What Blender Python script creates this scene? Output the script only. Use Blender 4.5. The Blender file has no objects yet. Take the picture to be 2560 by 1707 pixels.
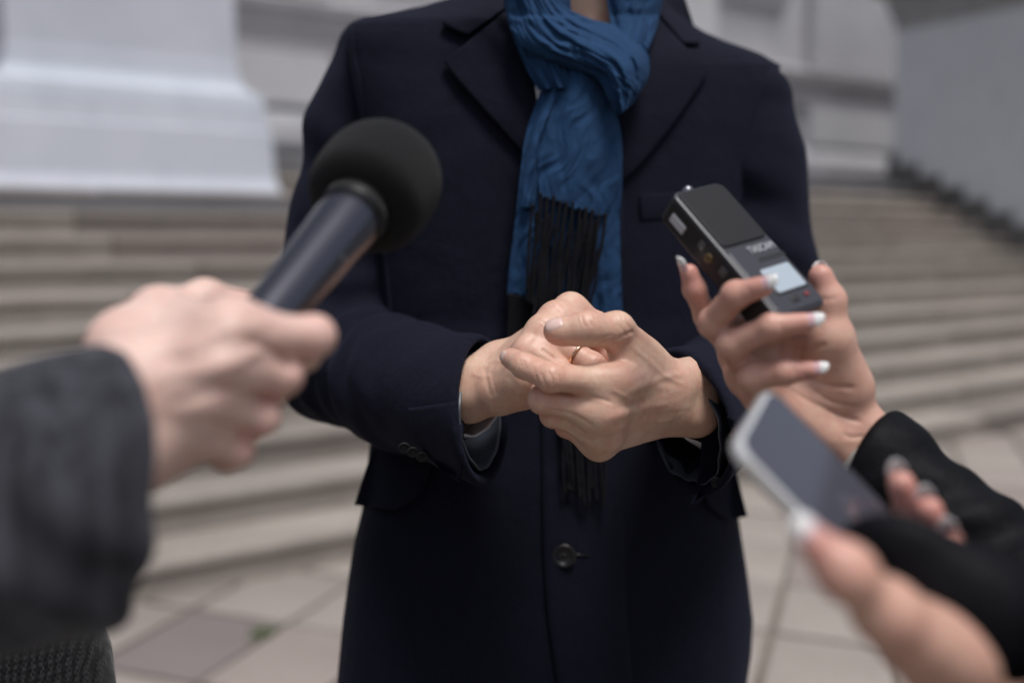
import bpy, bmesh, math, random
import numpy as np
from mathutils import Vector, Matrix, noise
from mathutils.bvhtree import BVHTree

# ------------------------------------------------------------------ camera, sky, sun, exposure
SC = bpy.context.scene
COL = SC.collection
R_ = math.radians
CAM_H, PITCH, FPX = 1.30, R_(6.03), 2489.0
SC.view_settings.view_transform = 'Standard'
SC.view_settings.look = 'None'
SC.view_settings.gamma = 1.0
SC.view_settings.use_curve_mapping = False
SC.view_settings.exposure = 0.80
SC.render.engine = 'CYCLES'
SC.cycles.use_denoising = True
cd = bpy.data.cameras.new('camera')
cam = bpy.data.objects.new('camera', cd)
COL.objects.link(cam)
cam.location = (0, 0, CAM_H)
cam.rotation_euler = (math.pi / 2 - PITCH, 0, 0)
cd.lens = 35.0
cd.sensor_width = 36.0
cd.clip_start = 0.02
cd.clip_end = 400
cd.dof.use_dof = True
cd.dof.focus_distance = 0.848
cd.dof.aperture_fstop = 2.0
cd.dof.aperture_blades = 0
SC.camera = cam

world = bpy.data.worlds.new('World')
SC.world = world
world.use_nodes = True
wn = world.node_tree.nodes
wl = world.node_tree.links
wn.clear()
w_out = wn.new('ShaderNodeOutputWorld')
w_bg = wn.new('ShaderNodeBackground')
w_sky = wn.new('ShaderNodeTexSky')
w_sky.sky_type = 'NISHITA'
w_sky.sun_disc = False
SUN_EL, SUN_ROT = R_(70), R_(150)
w_sky.sun_elevation = SUN_EL
w_sky.sun_rotation = SUN_ROT
w_sky.air_density = 1.0
w_sky.dust_density = 3.0
w_sky.ozone_density = 1.0
w_hs = wn.new('ShaderNodeHueSaturation')
w_hs.inputs['Saturation'].default_value = 0.62
w_bg.inputs['Strength'].default_value = 0.062
wl.new(w_sky.outputs[0], w_hs.inputs['Color'])
wl.new(w_hs.outputs[0], w_bg.inputs['Color'])
wl.new(w_bg.outputs[0], w_out.inputs['Surface'])

sd = bpy.data.lights.new('sun', 'SUN')
sd.energy = 1.5
sd.angle = R_(20)
sd.color = (1.0, 0.985, 0.965)
sun = bpy.data.objects.new('sun', sd)
COL.objects.link(sun)
# the sky's sun stands at rotation SUN_ROT (clockwise from +Y seen from above)
_sv = Vector((math.sin(SUN_ROT) * math.cos(SUN_EL), math.cos(SUN_ROT) * math.cos(SUN_EL), math.sin(SUN_EL)))
sun.rotation_euler = _sv.to_track_quat('Z', 'Y').to_euler()

# ------------------------------------------------------------------ helpers: placing
_F = Vector((0, math.cos(PITCH), -math.sin(PITCH)))
_U = Vector((0, math.sin(PITCH), math.cos(PITCH)))
_X = Vector((1, 0, 0))
CAM = Vector((0, 0, CAM_H))


def P(px, py, d):
    """the point in the place seen at px, py (photograph pixels), d metres out along the view axis"""
    return CAM + (_F + _X * ((float(px) - 1280.0) / FPX) + _U * ((853.5 - float(py)) / FPX)) * float(d)


def ray(px, py):
    return _F + _X * ((px - 1280.0) / FPX) + _U * ((853.5 - py) / FPX)


def ground(px, py, z=0.0):
    r = ray(px, py)
    return CAM + r * ((z - CAM_H) / r.z)


def V(*a):
    return Vector(a)


# ------------------------------------------------------------------ helpers: objects
def tag(o, label=None, cat=None, group=None, kind=None):
    if label: o['label'] = label
    if cat: o['category'] = cat
    if group: o['group'] = group
    if kind: o['kind'] = kind
    return o


def empty(name, loc, label=None, cat=None, group=None, kind=None):
    o = bpy.data.objects.new(name, None)
    o.empty_display_size = 0.05
    o.location = loc
    COL.objects.link(o)
    return tag(o, label, cat, group, kind)


def link(name, me, mat=None, parent=None, smooth=True):
    o = bpy.data.objects.new(name, me)
    COL.objects.link(o)
    if mat is not None and not me.materials:
        me.materials.append(mat)
    if smooth:
        me.polygons.foreach_set('use_smooth', [True] * len(me.polygons))
    if parent is not None:
        set_parent(o, parent)
    return o


def wmat(o):
    m = Matrix.Translation(o.location) @ o.rotation_euler.to_matrix().to_4x4()
    m = m @ Matrix.Diagonal((*o.scale, 1))
    if o.parent:
        return wmat(o.parent) @ o.matrix_parent_inverse @ m
    return m


def set_parent(o, parent):
    o.parent = parent
    o.matrix_parent_inverse = wmat(parent).inverted()


def mesh_from(verts, faces, name='m'):
    me = bpy.data.meshes.new(name)
    me.from_pydata([tuple(v) for v in verts], [], [tuple(f) for f in faces])
    me.update()
    return me


def mesh_np(verts, quads, name='m'):
    """verts (n,3), quads (m,4) arrays"""
    me = bpy.data.meshes.new(name)
    n, m = len(verts), len(quads)
    me.vertices.add(n)
    me.vertices.foreach_set('co', np.asarray(verts, np.float32).ravel())
    me.loops.add(m * 4)
    me.loops.foreach_set('vertex_index', np.asarray(quads, np.int32).ravel())
    me.polygons.add(m)
    me.polygons.foreach_set('loop_start', np.arange(0, m * 4, 4, dtype=np.int32))
    me.update(calc_edges=True)
    me.validate()
    return me


def sweep(rings, closed_ring=True, cap0=False, cap1=False):
    """verts, faces of a skin through rings (each a list of points)"""
    n = len(rings[0])
    vs, fs = [], []
    for r in rings:
        vs += [tuple(p) for p in r]
    for i in range(len(rings) - 1):
        for j in range(n if closed_ring else n - 1):
            k = (j + 1) % n
            fs.append((i * n + j, i * n + k, (i + 1) * n + k, (i + 1) * n + j))
    if cap0: fs.append(tuple(range(n - 1, -1, -1)))
    if cap1: fs.append(tuple(range((len(rings) - 1) * n, len(rings) * n)))
    return vs, fs


def join_geo(parts):
    vs, fs = [], []
    for v, f in parts:
        b = len(vs)
        vs += list(v)
        fs += [tuple(i + b for i in q) for q in f]
    return vs, fs


def fix_normals(me):
    bm = bmesh.new()
    bm.from_mesh(me)
    bmesh.ops.recalc_face_normals(bm, faces=bm.faces)
    bm.to_mesh(me)
    bm.free()


def catmull(pts, n):
    """n points along a smooth curve through pts (tuples of any length)"""
    a = np.array([tuple(p) for p in pts], float)
    m = len(a)
    out = []
    for s in np.linspace(0, m - 1, n):
        i = min(int(s), m - 2)
        t = s - i
        p0, p1, p2, p3 = a[max(i - 1, 0)], a[i], a[i + 1], a[min(i + 2, m - 1)]
        out.append(0.5 * ((2 * p1) + (p2 - p0) * t + (2 * p0 - 5 * p1 + 4 * p2 - p3) * t * t + (3 * p1 - p0 - 3 * p2 + p3) * t ** 3))
    return np.array(out)


def frames(path):
    """tangent, side, up at each point of a path, carried along without twist"""
    path = [Vector(p) for p in path]
    T = []
    for i in range(len(path)):
        T.append((path[min(i + 1, len(path) - 1)] - path[max(i - 1, 0)]).normalized())
    ref = Vector((0, 0, 1)) if abs(T[0].z) < 0.9 else Vector((0, 1, 0))
    s = T[0].cross(ref).normalized()
    out = []
    for t in T:
        s = (s - t * s.dot(t)).normalized()
        out.append((t, s, s.cross(t).normalized()))
    return out


def tube(path, radii, n=12, cap=True):
    fr = frames(path)
    rings = []
    for p, r, (t, s, u) in zip(path, radii, fr):
        p = Vector(p)
        rings.append([p + (s * math.cos(2 * math.pi * j / n) + u * math.sin(2 * math.pi * j / n)) * r for j in range(n)])
    return sweep(rings, True, cap, cap)


# ------------------------------------------------------------------ helpers: soft bodies as distance fields
class Field:
    """a box of space filled with the distance to a soft body, turned into one continuous skin"""

    def __init__(self, lo, hi, h):
        self.h = h
        self.lo = np.array(lo, np.float32)
        self.n = np.ceil((np.array(hi) - np.array(lo)) / h).astype(int) + 1
        self.ax = [self.lo[i] + h * np.arange(self.n[i], dtype=np.float32) for i in range(3)]
        self.v = np.full(self.n, 0.06, np.float32)

    def new(self):
        return np.full(self.n, 0.06, np.float32)

    def sl(self, pts, m):
        pts = np.array([tuple(p) for p in pts])
        a = np.floor((pts.min(0) - m - self.lo) / self.h).astype(int)
        b = np.ceil((pts.max(0) + m - self.lo) / self.h).astype(int) + 1
        a = np.clip(a, 0, self.n)
        b = np.clip(b, 0, self.n)
        return tuple(slice(int(a[i]), int(b[i])) for i in range(3))

    def grid(self, s):
        return (self.ax[0][s[0]][:, None, None], self.ax[1][s[1]][None, :, None], self.ax[2][s[2]][None, None, :])

    def cone(self, a, b, ra, rb, s):
        a = np.array(a, np.float32); b = np.array(b, np.float32)
        X, Y, Z = self.grid(s)
        ba = b - a
        L2 = float(ba @ ba) + 1e-12
        dx, dy, dz = X - a[0], Y - a[1], Z - a[2]
        t = np.clip((dx * ba[0] + dy * ba[1] + dz * ba[2]) / L2, 0, 1)
        q = (dx - t * ba[0]) ** 2 + (dy - t * ba[1]) ** 2 + (dz - t * ba[2]) ** 2
        return np.sqrt(q) - (ra + t * (rb - ra))

    def ell(self, c, axes, s):
        """axes: three vectors, each as long as the half-size"""
        c = np.array(c, np.float32)
        X, Y, Z = self.grid(s)
        dx, dy, dz = X - c[0], Y - c[1], Z - c[2]
        k0 = k1 = 0
        for v in axes:
            v = np.array(v, np.float32)
            l2 = float(v @ v)
            u = (dx * v[0] + dy * v[1] + dz * v[2]) / l2
            k0 = k0 + u * u
            k1 = k1 + u * u / l2
        k0 = np.sqrt(k0)
        return k0 * (k0 - 1) / (np.sqrt(k1) + 1e-9)


def smin(a, b, k):
    h = np.maximum(k - np.abs(a - b), 0) / k
    return np.minimum(a, b) - h * h * (k * 0.25)


def smax(a, b, k):
    return -smin(-a, -b, k)


def blur(v, it=1):
    for _ in range(it):
        for ax in range(3):
            p = np.concatenate([np.take(v, [0], ax), v, np.take(v, [-1], ax)], ax)
            n = v.shape[ax]
            v = 0.25 * np.take(p, range(0, n), ax) + 0.5 * v + 0.25 * np.take(p, range(2, n + 2), ax)
    return v


def skin_net(v, lo, h):
    """surface nets: (verts, quads) of the zero level of v"""
    ins = v < 0
    nx, ny, nz = v.shape
    c = np.zeros((nx - 1, ny - 1, nz - 1), np.int8)
    for i in (0, 1):
        for j in (0, 1):
            for k in (0, 1):
                c += ins[i:nx - 1 + i, j:ny - 1 + j, k:nz - 1 + k]
    act = (c > 0) & (c < 8)
    idx = np.full(act.shape, -1, np.int32)
    cells = np.argwhere(act)
    idx[act] = np.arange(len(cells), dtype=np.int32)
    corner = {}
    for i in (0, 1):
        for j in (0, 1):
            for k in (0, 1):
                corner[i, j, k] = v[cells[:, 0] + i, cells[:, 1] + j, cells[:, 2] + k]
    acc = np.zeros((len(cells), 3)); cnt = np.zeros(len(cells))
    ks = list(corner)
    for a in ks:
        for ax in range(3):
            if a[ax] == 0:
                b = list(a); b[ax] = 1; b = tuple(b)
                va, vb = corner[a], corner[b]
                m = (va < 0) != (vb < 0)
                t = np.where(m, va / np.where(m, va - vb, 1), 0)
                p = np.zeros((len(cells), 3)); p[:] = a
                p[:, ax] += t
                acc[m] += p[m]; cnt[m] += 1
    verts = (cells + acc / cnt[:, None]) * h + np.array(lo)
    quads = []
    for ax in range(3):
        o1, o2 = [(1, 2), (2, 0), (0, 1)][ax]
        s0 = [slice(None)] * 3; s1 = [slice(None)] * 3
        s0[ax] = slice(0, -1); s1[ax] = slice(1, None)
        A, B = ins[tuple(s0)], ins[tuple(s1)]
        cr = A != B
        e = np.argwhere(cr)
        ok = (e[:, o1] > 0) & (e[:, o2] > 0) & (e[:, o1] < v.shape[o1] - 1) & (e[:, o2] < v.shape[o2] - 1)
        e = e[ok]
        fl = A[tuple(e.T)]
        d1 = np.zeros(3, int); d1[o1] = 1
        d2 = np.zeros(3, int); d2[o2] = 1
        g = lambda q: idx[q[:, 0], q[:, 1], q[:, 2]]
        q = np.stack([g(e - d1 - d2), g(e - d2), g(e), g(e - d1)], 1)
        q[~fl] = q[~fl][:, ::-1]
        quads.append(q)
    return verts, np.concatenate(quads)


# ------------------------------------------------------------------ materials
def nodes(name):
    m = bpy.data.materials.new(name)
    m.use_nodes = True
    nt = m.node_tree
    b = nt.nodes['Principled BSDF']
    return m, nt.nodes, nt.links, b


def inp(b, **kw):
    for k, v in kw.items():
        b.inputs[k.replace('_', ' ')].default_value = v


def coord(N, L, scale=1.0, what='Object', stretch=None):
    tc = N.new('ShaderNodeTexCoord')
    mp = N.new('ShaderNodeMapping')
    s = stretch or (1, 1, 1)
    mp.inputs['Scale'].default_value = (scale * s[0], scale * s[1], scale * s[2])
    L.new(tc.outputs[what], mp.inputs[0])
    return mp.outputs[0]


def tex_noise(N, L, vec, scale, detail=4, rough=0.55):
    n = N.new('ShaderNodeTexNoise')
    n.inputs['Scale'].default_value = scale
    n.inputs['Detail'].default_value = detail
    n.inputs['Roughness'].default_value = rough
    if vec is not None: L.new(vec, n.inputs['Vector'])
    return n.outputs['Fac']


def ramp(N, L, fac, stops):
    r = N.new('ShaderNodeValToRGB')
    e = r.color_ramp.elements
    while len(e) < len(stops): e.new(0.5)
    for el, (p, c) in zip(e, stops):
        el.position = p
        el.color = (*c, 1) if len(c) == 3 else c
    L.new(fac, r.inputs[0])
    return r.outputs[0]


def bump(N, L, b, h, strength, dist=0.001, prev=None):
    n = N.new('ShaderNodeBump')
    n.inputs['Strength'].default_value = strength
    n.inputs['Distance'].default_value = dist
    L.new(h, n.inputs['Height'])
    if prev is not None: L.new(prev, n.inputs['Normal'])
    L.new(n.outputs[0], b.inputs['Normal'])
    return n.outputs[0]


def mixc(N, L, fac, a, c, mode='MIX'):
    m = N.new('ShaderNodeMix')
    m.data_type = 'RGBA'
    m.blend_type = mode
    for s, v in ((m.inputs[6], a), (m.inputs[7], c)):
        if isinstance(v, tuple): s.default_value = (*v, 1)
        else: L.new(v, s)
    if isinstance(fac, (int, float)): m.inputs[0].default_value = fac
    else: L.new(fac, m.inputs[0])
    return m.outputs[2]


def math_n(N, L, op, a, c=None):
    m = N.new('ShaderNodeMath')
    m.operation = op
    for s, v in ((m.inputs[0], a), (m.inputs[1], c)):
        if v is None: continue
        if isinstance(v, (int, float)): s.default_value = v
        else: L.new(v, s)
    return m.outputs[0]


def skin_mat(name, base, red, pale, rough=0.48, fine=1.0):
    m, N, L, b = nodes(name)
    v = coord(N, L)
    big = tex_noise(N, L, v, 38, 3)
    mot = tex_noise(N, L, v, 190, 4, 0.6)
    c = ramp(N, L, big, [(0.30, pale), (0.62, base)])
    c = mixc(N, L, ramp(N, L, mot, [(0.45, (0, 0, 0)), (0.75, (.42, .42, .42))]), c, red)
    at = N.new('ShaderNodeAttribute'); at.attribute_name = 'flush'
    f = math_n(N, L, 'MINIMUM', at.outputs['Fac'], 0.85)
    c = mixc(N, L, f, c, red)
    L.new(c, b.inputs['Base Color'])
    inp(b, Roughness=rough, Subsurface_Weight=0.22, Subsurface_Scale=0.004)
    b.inputs['Subsurface Radius'].default_value = (1.0, 0.38, 0.2)
    b.inputs['Specular IOR Level'].default_value = 0.42
    vo = N.new('ShaderNodeTexVoronoi')
    vo.feature = 'DISTANCE_TO_EDGE'
    vo.inputs['Scale'].default_value = 430
    wv = N.new('ShaderNodeVectorMath'); wv.operation = 'ADD'
    nz = N.new('ShaderNodeTexNoise'); nz.inputs['Scale'].default_value = 220
    L.new(v, nz.inputs['Vector'])
    sc = N.new('ShaderNodeVectorMath'); sc.operation = 'SCALE'; sc.inputs[3].default_value = 0.004
    L.new(nz.outputs['Color'], sc.inputs[0])
    L.new(v, wv.inputs[0]); L.new(sc.outputs[0], wv.inputs[1])
    L.new(wv.outputs[0], vo.inputs['Vector'])
    e = ramp(N, L, vo.outputs['Distance'], [(0.0, (0, 0, 0)), (0.22, (1, 1, 1))])
    n1 = bump(N, L, b, e, 0.13 * fine, 0.0006)
    bump(N, L, b, tex_noise(N, L, v, 330, 4, 0.6), 0.13 * fine, 0.0011, n1)
    return m


# ------------------------------------------------------------------ the setting: pavement, staircase, walls
ANG = R_(33.9)
EV = Vector((math.cos(ANG), math.sin(ANG), 0))
NV = Vector((-math.sin(ANG), math.cos(ANG), 0))
RISE, TREAD, N0 = 0.1444, 0.29, 3.58
LAND_Z = 14 * RISE
LAND_N = N0 + 13 * TREAD
rng = random.Random(7)


def EN(e, n, z=0.0):
    return EV * e + NV * n + Vector((0, 0, z))


def stone_mat(name, a, b_, dark, rough=0.8, grime=0.5):
    m, N, L, b = nodes(name)
    v = coord(N, L)
    oi = N.new('ShaderNodeObjectInfo')
    big = tex_noise(N, L, v, 2.2, 5, 0.6)
    fine = tex_noise(N, L, v, 55, 4, 0.65)
    c = ramp(N, L, big, [(0.35, a), (0.65, b_)])
    rnd = ramp(N, L, oi.outputs['Random'], [(0.0, (.70, .68, .68)), (0.4, (.94, .93, .92)), (0.8, (1.06, 1.04, 1.02)), (1.0, (.86, .80, .80))])
    c = mixc(N, L, 1.0, c, rnd, 'MULTIPLY')
    c = mixc(N, L, ramp(N, L, fine, [(0.50, (0, 0, 0)), (0.78, (grime,) * 3)]), c, dark)
    st = tex_noise(N, L, coord(N, L, 1.0, 'Object', (1, 1, 0.25)), 6, 5, 0.7)
    c = mixc(N, L, ramp(N, L, st, [(0.52, (0, 0, 0)), (0.75, (grime * .8,) * 3)]), c, dark)
    L.new(c, b.inputs['Base Color'])
    inp(b, Roughness=rough)
    bump(N, L, b, fine, 0.5, 0.004)
    return m


M_SLAB = stone_mat('slab_stone', (.275, .241, .217), (.335, .298, .27), (.14, .12, .104), 0.85, 0.35)
M_SLABD = stone_mat('slab_stone_mauve', (.18, .150, .145), (.21, .178, .17), (.11, .095, .09), 0.85, 0.35)
M_STEP = stone_mat('step_stone', (.26, .232, .205), (.34, .306, .274), (.14, .122, .104), 0.82, 0.45)
M_DARKSTONE = stone_mat('skirting_stone', (.10, .098, .096), (.13, .128, .125), (.06, .058, .055), 0.7, 0.4)
M_GREYSTONE = stone_mat('grey_granite', (.17, .17, .18), (.22, .22, .23), (.10, .10, .10), 0.75, 0.4)
M_CORNICE = stone_mat('cornice_stone', (.27, .275, .28), (.33, .335, .34), (.17, .17, .17), 0.9, 0.5)  # a darker tone for the cornice than for the wall it crowns
M_JOINT = stone_mat('joint_sand', (.13, .115, .095), (.20, .175, .15), (.08, .075, .06), 0.95, 0.5)
M_WALL = stone_mat('wall_render', (.47, .47, .495), (.53, .53, .555), (.31, .31, .31), 0.9, 0.35)
M_WHITE = stone_mat('pedestal_paint', (.55, .60, .68), (.61, .66, .74), (.42, .45, .50), 0.75, 0.35)
M_SIDE = stone_mat('side_wall_render', (.60, .63, .67), (.65, .68, .72), (.34, .35, .36), 0.9, 0.35)
M_PANE, _n, _l, _b = nodes('window_glass')
inp(_b, Base_Color=(.05, .055, .06, 1), Roughness=0.08)


def prism_en(profile, e0, e1, jag=0.0):
    """profile: list of (n, z), extruded along the step direction from e0 to e1"""
    k = len(profile)
    vs = [EN(e0, n, z) for n, z in profile] + [EN(e1, n, z) for n, z in profile]
    fs = [tuple(range(k)), tuple(range(2 * k - 1, k - 1, -1))]
    for i in range(k):
        j = (i + 1) % k
        fs.append((i, i + k, j + k, j))
    return vs, fs


def prism_obj(name, profile, e0, e1, mat, parent, bevel=0.0):
    vs, fs = prism_en(profile, e0, e1)
    c = EN((e0 + e1) / 2, profile[0][0], profile[0][1])
    me = mesh_from([Vector(v) - c for v in vs], fs, name)
    fix_normals(me)
    if bevel:
        bm = bmesh.new(); bm.from_mesh(me)
        bmesh.ops.bevel(bm, geom=bm.edges[:], offset=bevel, segments=2, affect='EDGES', clamp_overlap=True)
        bm.to_mesh(me); bm.free()
    o = link(name, me, mat, None, smooth=False)
    o.location = c
    if parent is not None: set_parent(o, parent)
    return o


# the ground: one sheet to the horizon, slabs laid on it where they can be told apart
vs = [(-150, -150, -0.012), (150, -150, -0.012), (150, 150, -0.012), (-150, 150, -0.012)]
pav = link('pavement', mesh_from(vs, [(0, 1, 2, 3)]), M_JOINT, smooth=False)
tag(pav, kind='structure')
SU, SVV = Vector((.940, -.342, 0)), Vector((.342, .940, 0))
SW, SL, GAP = 0.385, 0.485, 0.022


def slab_mesh(name, w, l, seed):
    r = random.Random(seed)
    ins = 0.008
    hw, hl = w / 2 - GAP / 2, l / 2 - GAP / 2
    j = lambda: r.uniform(-.005, .005)
    c0 = [(-hw + j(), -hl + j()), (hw + j(), -hl + j()), (hw + j(), hl + j()), (-hw + j(), hl + j())]
    vs, fs = [], []
    for z, s in ((-0.014, 0), (-0.004, 0), (0.0, ins)):
        for x, y in c0:
            x2, y2 = x - math.copysign(s, x), y - math.copysign(s, y)
            p = SU * x2 + SVV * y2
            vs.append((p.x, p.y, z))
    for a in (0, 4):
        for i in range(4):
            k = (i + 1) % 4
            fs.append((a + i, a + k, a + 4 + k, a + 4 + i))
    fs.append((8, 9, 10, 11))
    return mesh_from(vs, fs, name)


sl_light = [slab_mesh('slab', SW, SL, i) for i in range(4)]
sl_dark = [slab_mesh('slab_mauve', SW, SL, 10 + i) for i in range(2)]
for m_ in sl_light: m_.materials.append(M_SLAB)
for m_ in sl_dark: m_.materials.append(M_SLABD)
for i in range(-11, 18):
    for j in range(-1, 14):
        cu, cv = -2.205 + SW * (i + .5), 1.33 + SL * (j + .5)
        c = SU * cu + SVV * cv
        nn = c.dot(NV)
        if nn > N0 + 0.22 or c.y < 1.2: continue
        if c.x < -2.6 or c.x > 4.6: continue
        dk = (i, j) in ((0, 2), (3, 3), (7, 4), (-3, 1))
        o = bpy.data.objects.new('slab', rng.choice(sl_dark if dk else sl_light))
        COL.objects.link(o)
        o.location = (c.x, c.y, rng.uniform(0.001, 0.006))
        o.rotation_euler = (rng.uniform(-.006, .006), rng.uniform(-.006, .006), rng.uniform(-.008, .008))
        set_parent(o, pav)

# moss growing in a joint
M_MOSS, _n, _l, _b = nodes('moss')
inp(_b, Base_Color=(.12, .17, .07, 1), Roughness=1.0)
mv = []; mf = []
mc = ground(655, 1585)
for i in range(160):
    p = Vector((mc.x + rng.gauss(0, .022), mc.y + rng.gauss(0, .035), 0.004))
    a = rng.uniform(0, 6.28); s = rng.uniform(.003, .007); hh = rng.uniform(.006, .014)
    b0 = len(mv)
    mv += [p + V(math.cos(a) * s, math.sin(a) * s, 0), p - V(math.cos(a) * s, math.sin(a) * s, 0), p + V(rng.uniform(-.006, .006), rng.uniform(-.006, .006), hh)]
    mf.append((b0, b0 + 1, b0 + 2))
tag(link('moss', mesh_from(mv, mf), M_MOSS, smooth=False), kind='stuff')

# the staircase: a core and separate blocks with rounded noses
E_L, E_R = -2.4, 10.38
prof = [(N0 + .03, -0.01)]
for k in range(14):
    prof += [(N0 + .03 + k * TREAD, (k + 1) * RISE - .02), (N0 + .03 + (k + 1) * TREAD, (k + 1) * RISE - .02)]
prof[-1] = (13.0, LAND_Z - .02)
prof += [(13.0, -0.01)]
vs, fs = prism_en(prof, E_L - 3, 14.5)
me = mesh_from(vs, fs); fix_normals(me)
stair = link('staircase', me, M_JOINT, smooth=False)
tag(stair, kind='structure')
for k in range(14):
    z0, z1, n0 = k * RISE, (k + 1) * RISE, N0 + k * TREAD
    dep = TREAD + .05 if k < 13 else 1.3
    e = E_L - rng.uniform(0, .8)
    while e < E_R:
        w = rng.uniform(1.15, 1.65)
        e1 = min(e + w, E_R)
        if E_R - e1 < .4: e1 = E_R
        dz, dn = rng.uniform(-.003, .003), rng.uniform(-.005, .005)
        if abs(e - 1.67) < .001: pass
        t = z1 + dz
        pr = [(n0 + dn + .012, z0 + .001), (n0 + dn + .012, t - .052), (n0 + dn - .004, t - .045), (n0 + dn - .008, t - .030), (n0 + dn - .006, t - .012),
              (n0 + dn + .001, t - .002), (n0 + dn + .012, t), (n0 + dep, t - .002), (n0 + dep, z0 + .001)]
        prism_obj('stone', pr, e + .006, e1 - .006, M_GREYSTONE if k > 11 else M_STEP, stair)
        e = e1

# left: the white pedestal standing on the steps
PN = 6.70
ped = empty('pedestal', EN(1.5, PN + .7, 1.5), 'white square column pedestal with a flared foot standing on the steps', 'pedestal')


def square_ring(prof2, e0, e1, n0, n1):
    """prof2: (offset, z) list -> skin round a square plan"""
    rings = []
    for o, z in prof2:
        rings.append([EN(e0 - o, n0 - o, z), EN(e1 + o, n0 - o, z), EN(e1 + o, n1 + o, z), EN(e0 - o, n1 + o, z)])
    return sweep(rings, True, True, True)


def ring_part(name, prof2, mat, parent, e0=.885, e1=2.275, n0=PN, n1=PN + 1.38, smooth=False):
    vs, fs = square_ring(prof2, e0, e1, n0, n1)
    me = mesh_from(vs, fs); fix_normals(me)
    return link(name, me, mat, parent, smooth=smooth)


def arc(o0, z0, o1, z1, n=8, bulge=0.0, conc=1):
    out = []
    for i in range(n + 1):
        t = i / n
        if conc > 0: oo = o0 + (o1 - o0) * (1 - math.cos(t * math.pi / 2)); zz = z0 + (z1 - z0) * math.sin(t * math.pi / 2)
        else: oo = o0 + (o1 - o0) * math.sin(t * math.pi / 2); zz = z0 + (z1 - z0) * (1 - math.cos(t * math.pi / 2))
        out.append((oo, zz))
    return out


ring_part('plinth', [(.225, 1.556), (.225, 1.557), (.215, 1.60), (.19, 1.66), (.185, 1.68), (.17, 1.99), (.160, 2.0), (.15, 2.12)], M_WHITE, ped)
ring_part('moulding', [(.147, 2.121), (.142, 2.16), (.125, 2.23)] + arc(.122, 2.235, .012, 2.40, 8, conc=-1)[1:], M_WHITE, ped)
ring_part('shaft', [(.008, 2.402), (.0, 2.46), (.0, 5.6)], M_WHITE, ped)
ring_part('plinth', [(.26, .95), (.26, 1.552)], M_GREYSTONE, ped)

# behind: the facade with its string courses, plinth and pilasters
FN = 9.05
fac = empty('facade', EN(6, FN, LAND_Z), 'pale grey rendered facade with string courses behind the staircase', 'building')


def fac_part(name, prof2, e0, e1, mat=None):
    """prof2: (how far it stands out, z)"""
    pr = [(FN + .5, prof2[0][1])] + [(FN - o, z) for o, z in prof2] + [(FN + .5, prof2[-1][1])]
    return prism_obj(name, pr, e0, e1, mat or M_WALL, fac)


fac_part('wall', [(0, LAND_Z - .02), (0, 7.5)], -6, 16)
fac_part('plinth', [(.20, LAND_Z - .01), (.20, 2.10), (.16, 2.14), (.16, 2.30), (.12, 2.42), (.05, 2.50)], -6, 16)
fac_part('string_course', [(.03, 3.00), (.07, 3.03), (.07, 3.14), (.12, 3.19), (.14, 3.30), (.20, 3.36), (.22, 3.44), (.06, 3.50)], -6, 16)
fac_part('string_course', [(.03, 4.18), (.08, 4.24), (.12, 4.36), (.16, 4.42), (.03, 4.47)], -6, 10.3)
for e0, e1 in ((2.9, 3.95), (8.0, 9.0), (10.75, 13.6)):
    for z0, z1 in ((2.505, 2.995), (3.505, 7.5)):
        fac_part('pilaster', [(.13, z0), (.13, z1)], e0, e1)
for e0, e1 in ((4.6, 5.6), (6.4, 7.4)):
    w = fac_part('window', [(.02, 3.62), (.02, 3.69)], e0 - .12, e1 + .12)
    fr = fac_part('window_frame', [(.03, 3.70), (.03, 5.6)], e0, e1)
    g = fac_part('window_pane', [(.034, 3.78), (.034, 5.5)], e0 + .08, e1 - .08, M_PANE)
ow = fac_part('base_course', [(.30, LAND_Z - .015), (.30, LAND_Z + .07)], -6, 16, M_STEP)

# right: the flank wall beside the steps, its cornice and the stepped skirting
SE = 10.42
S_N1 = 7.42
flank = empty('flank_wall', EN(SE, S_N1, 0), 'tall grey flank wall with a moulded cornice beside the right end of the steps', 'wall', kind='thing')


def ring2(name, prof2, mat, n0=-1.5):
    vs, fs = square_ring(prof2, SE, SE + 3.0, n0, S_N1)
    me = mesh_from(vs, fs); fix_normals(me)
    return link(name, me, mat, flank, smooth=False)


ring2('wall', [(0, -.01), (0, 3.70)], M_SIDE)
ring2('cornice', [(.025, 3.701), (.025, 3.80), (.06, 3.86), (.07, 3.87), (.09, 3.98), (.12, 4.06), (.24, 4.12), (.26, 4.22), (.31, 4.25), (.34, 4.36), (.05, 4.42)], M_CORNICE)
for k in range(14):
    n0 = N0 + k * TREAD
    n1 = n0 + TREAD if k < 13 else S_N1 + .04
    if k == 12: pass
    z1 = (k + 1) * RISE + .26
    prism_obj('skirting_stone', [(n0 + .004, k * RISE - .02), (n0 + .004, z1), (n1 - .002, z1), (n1 - .002, k * RISE - .02)], SE - .05, SE + .02, M_DARKSTONE, flank, 0.006)


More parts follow.
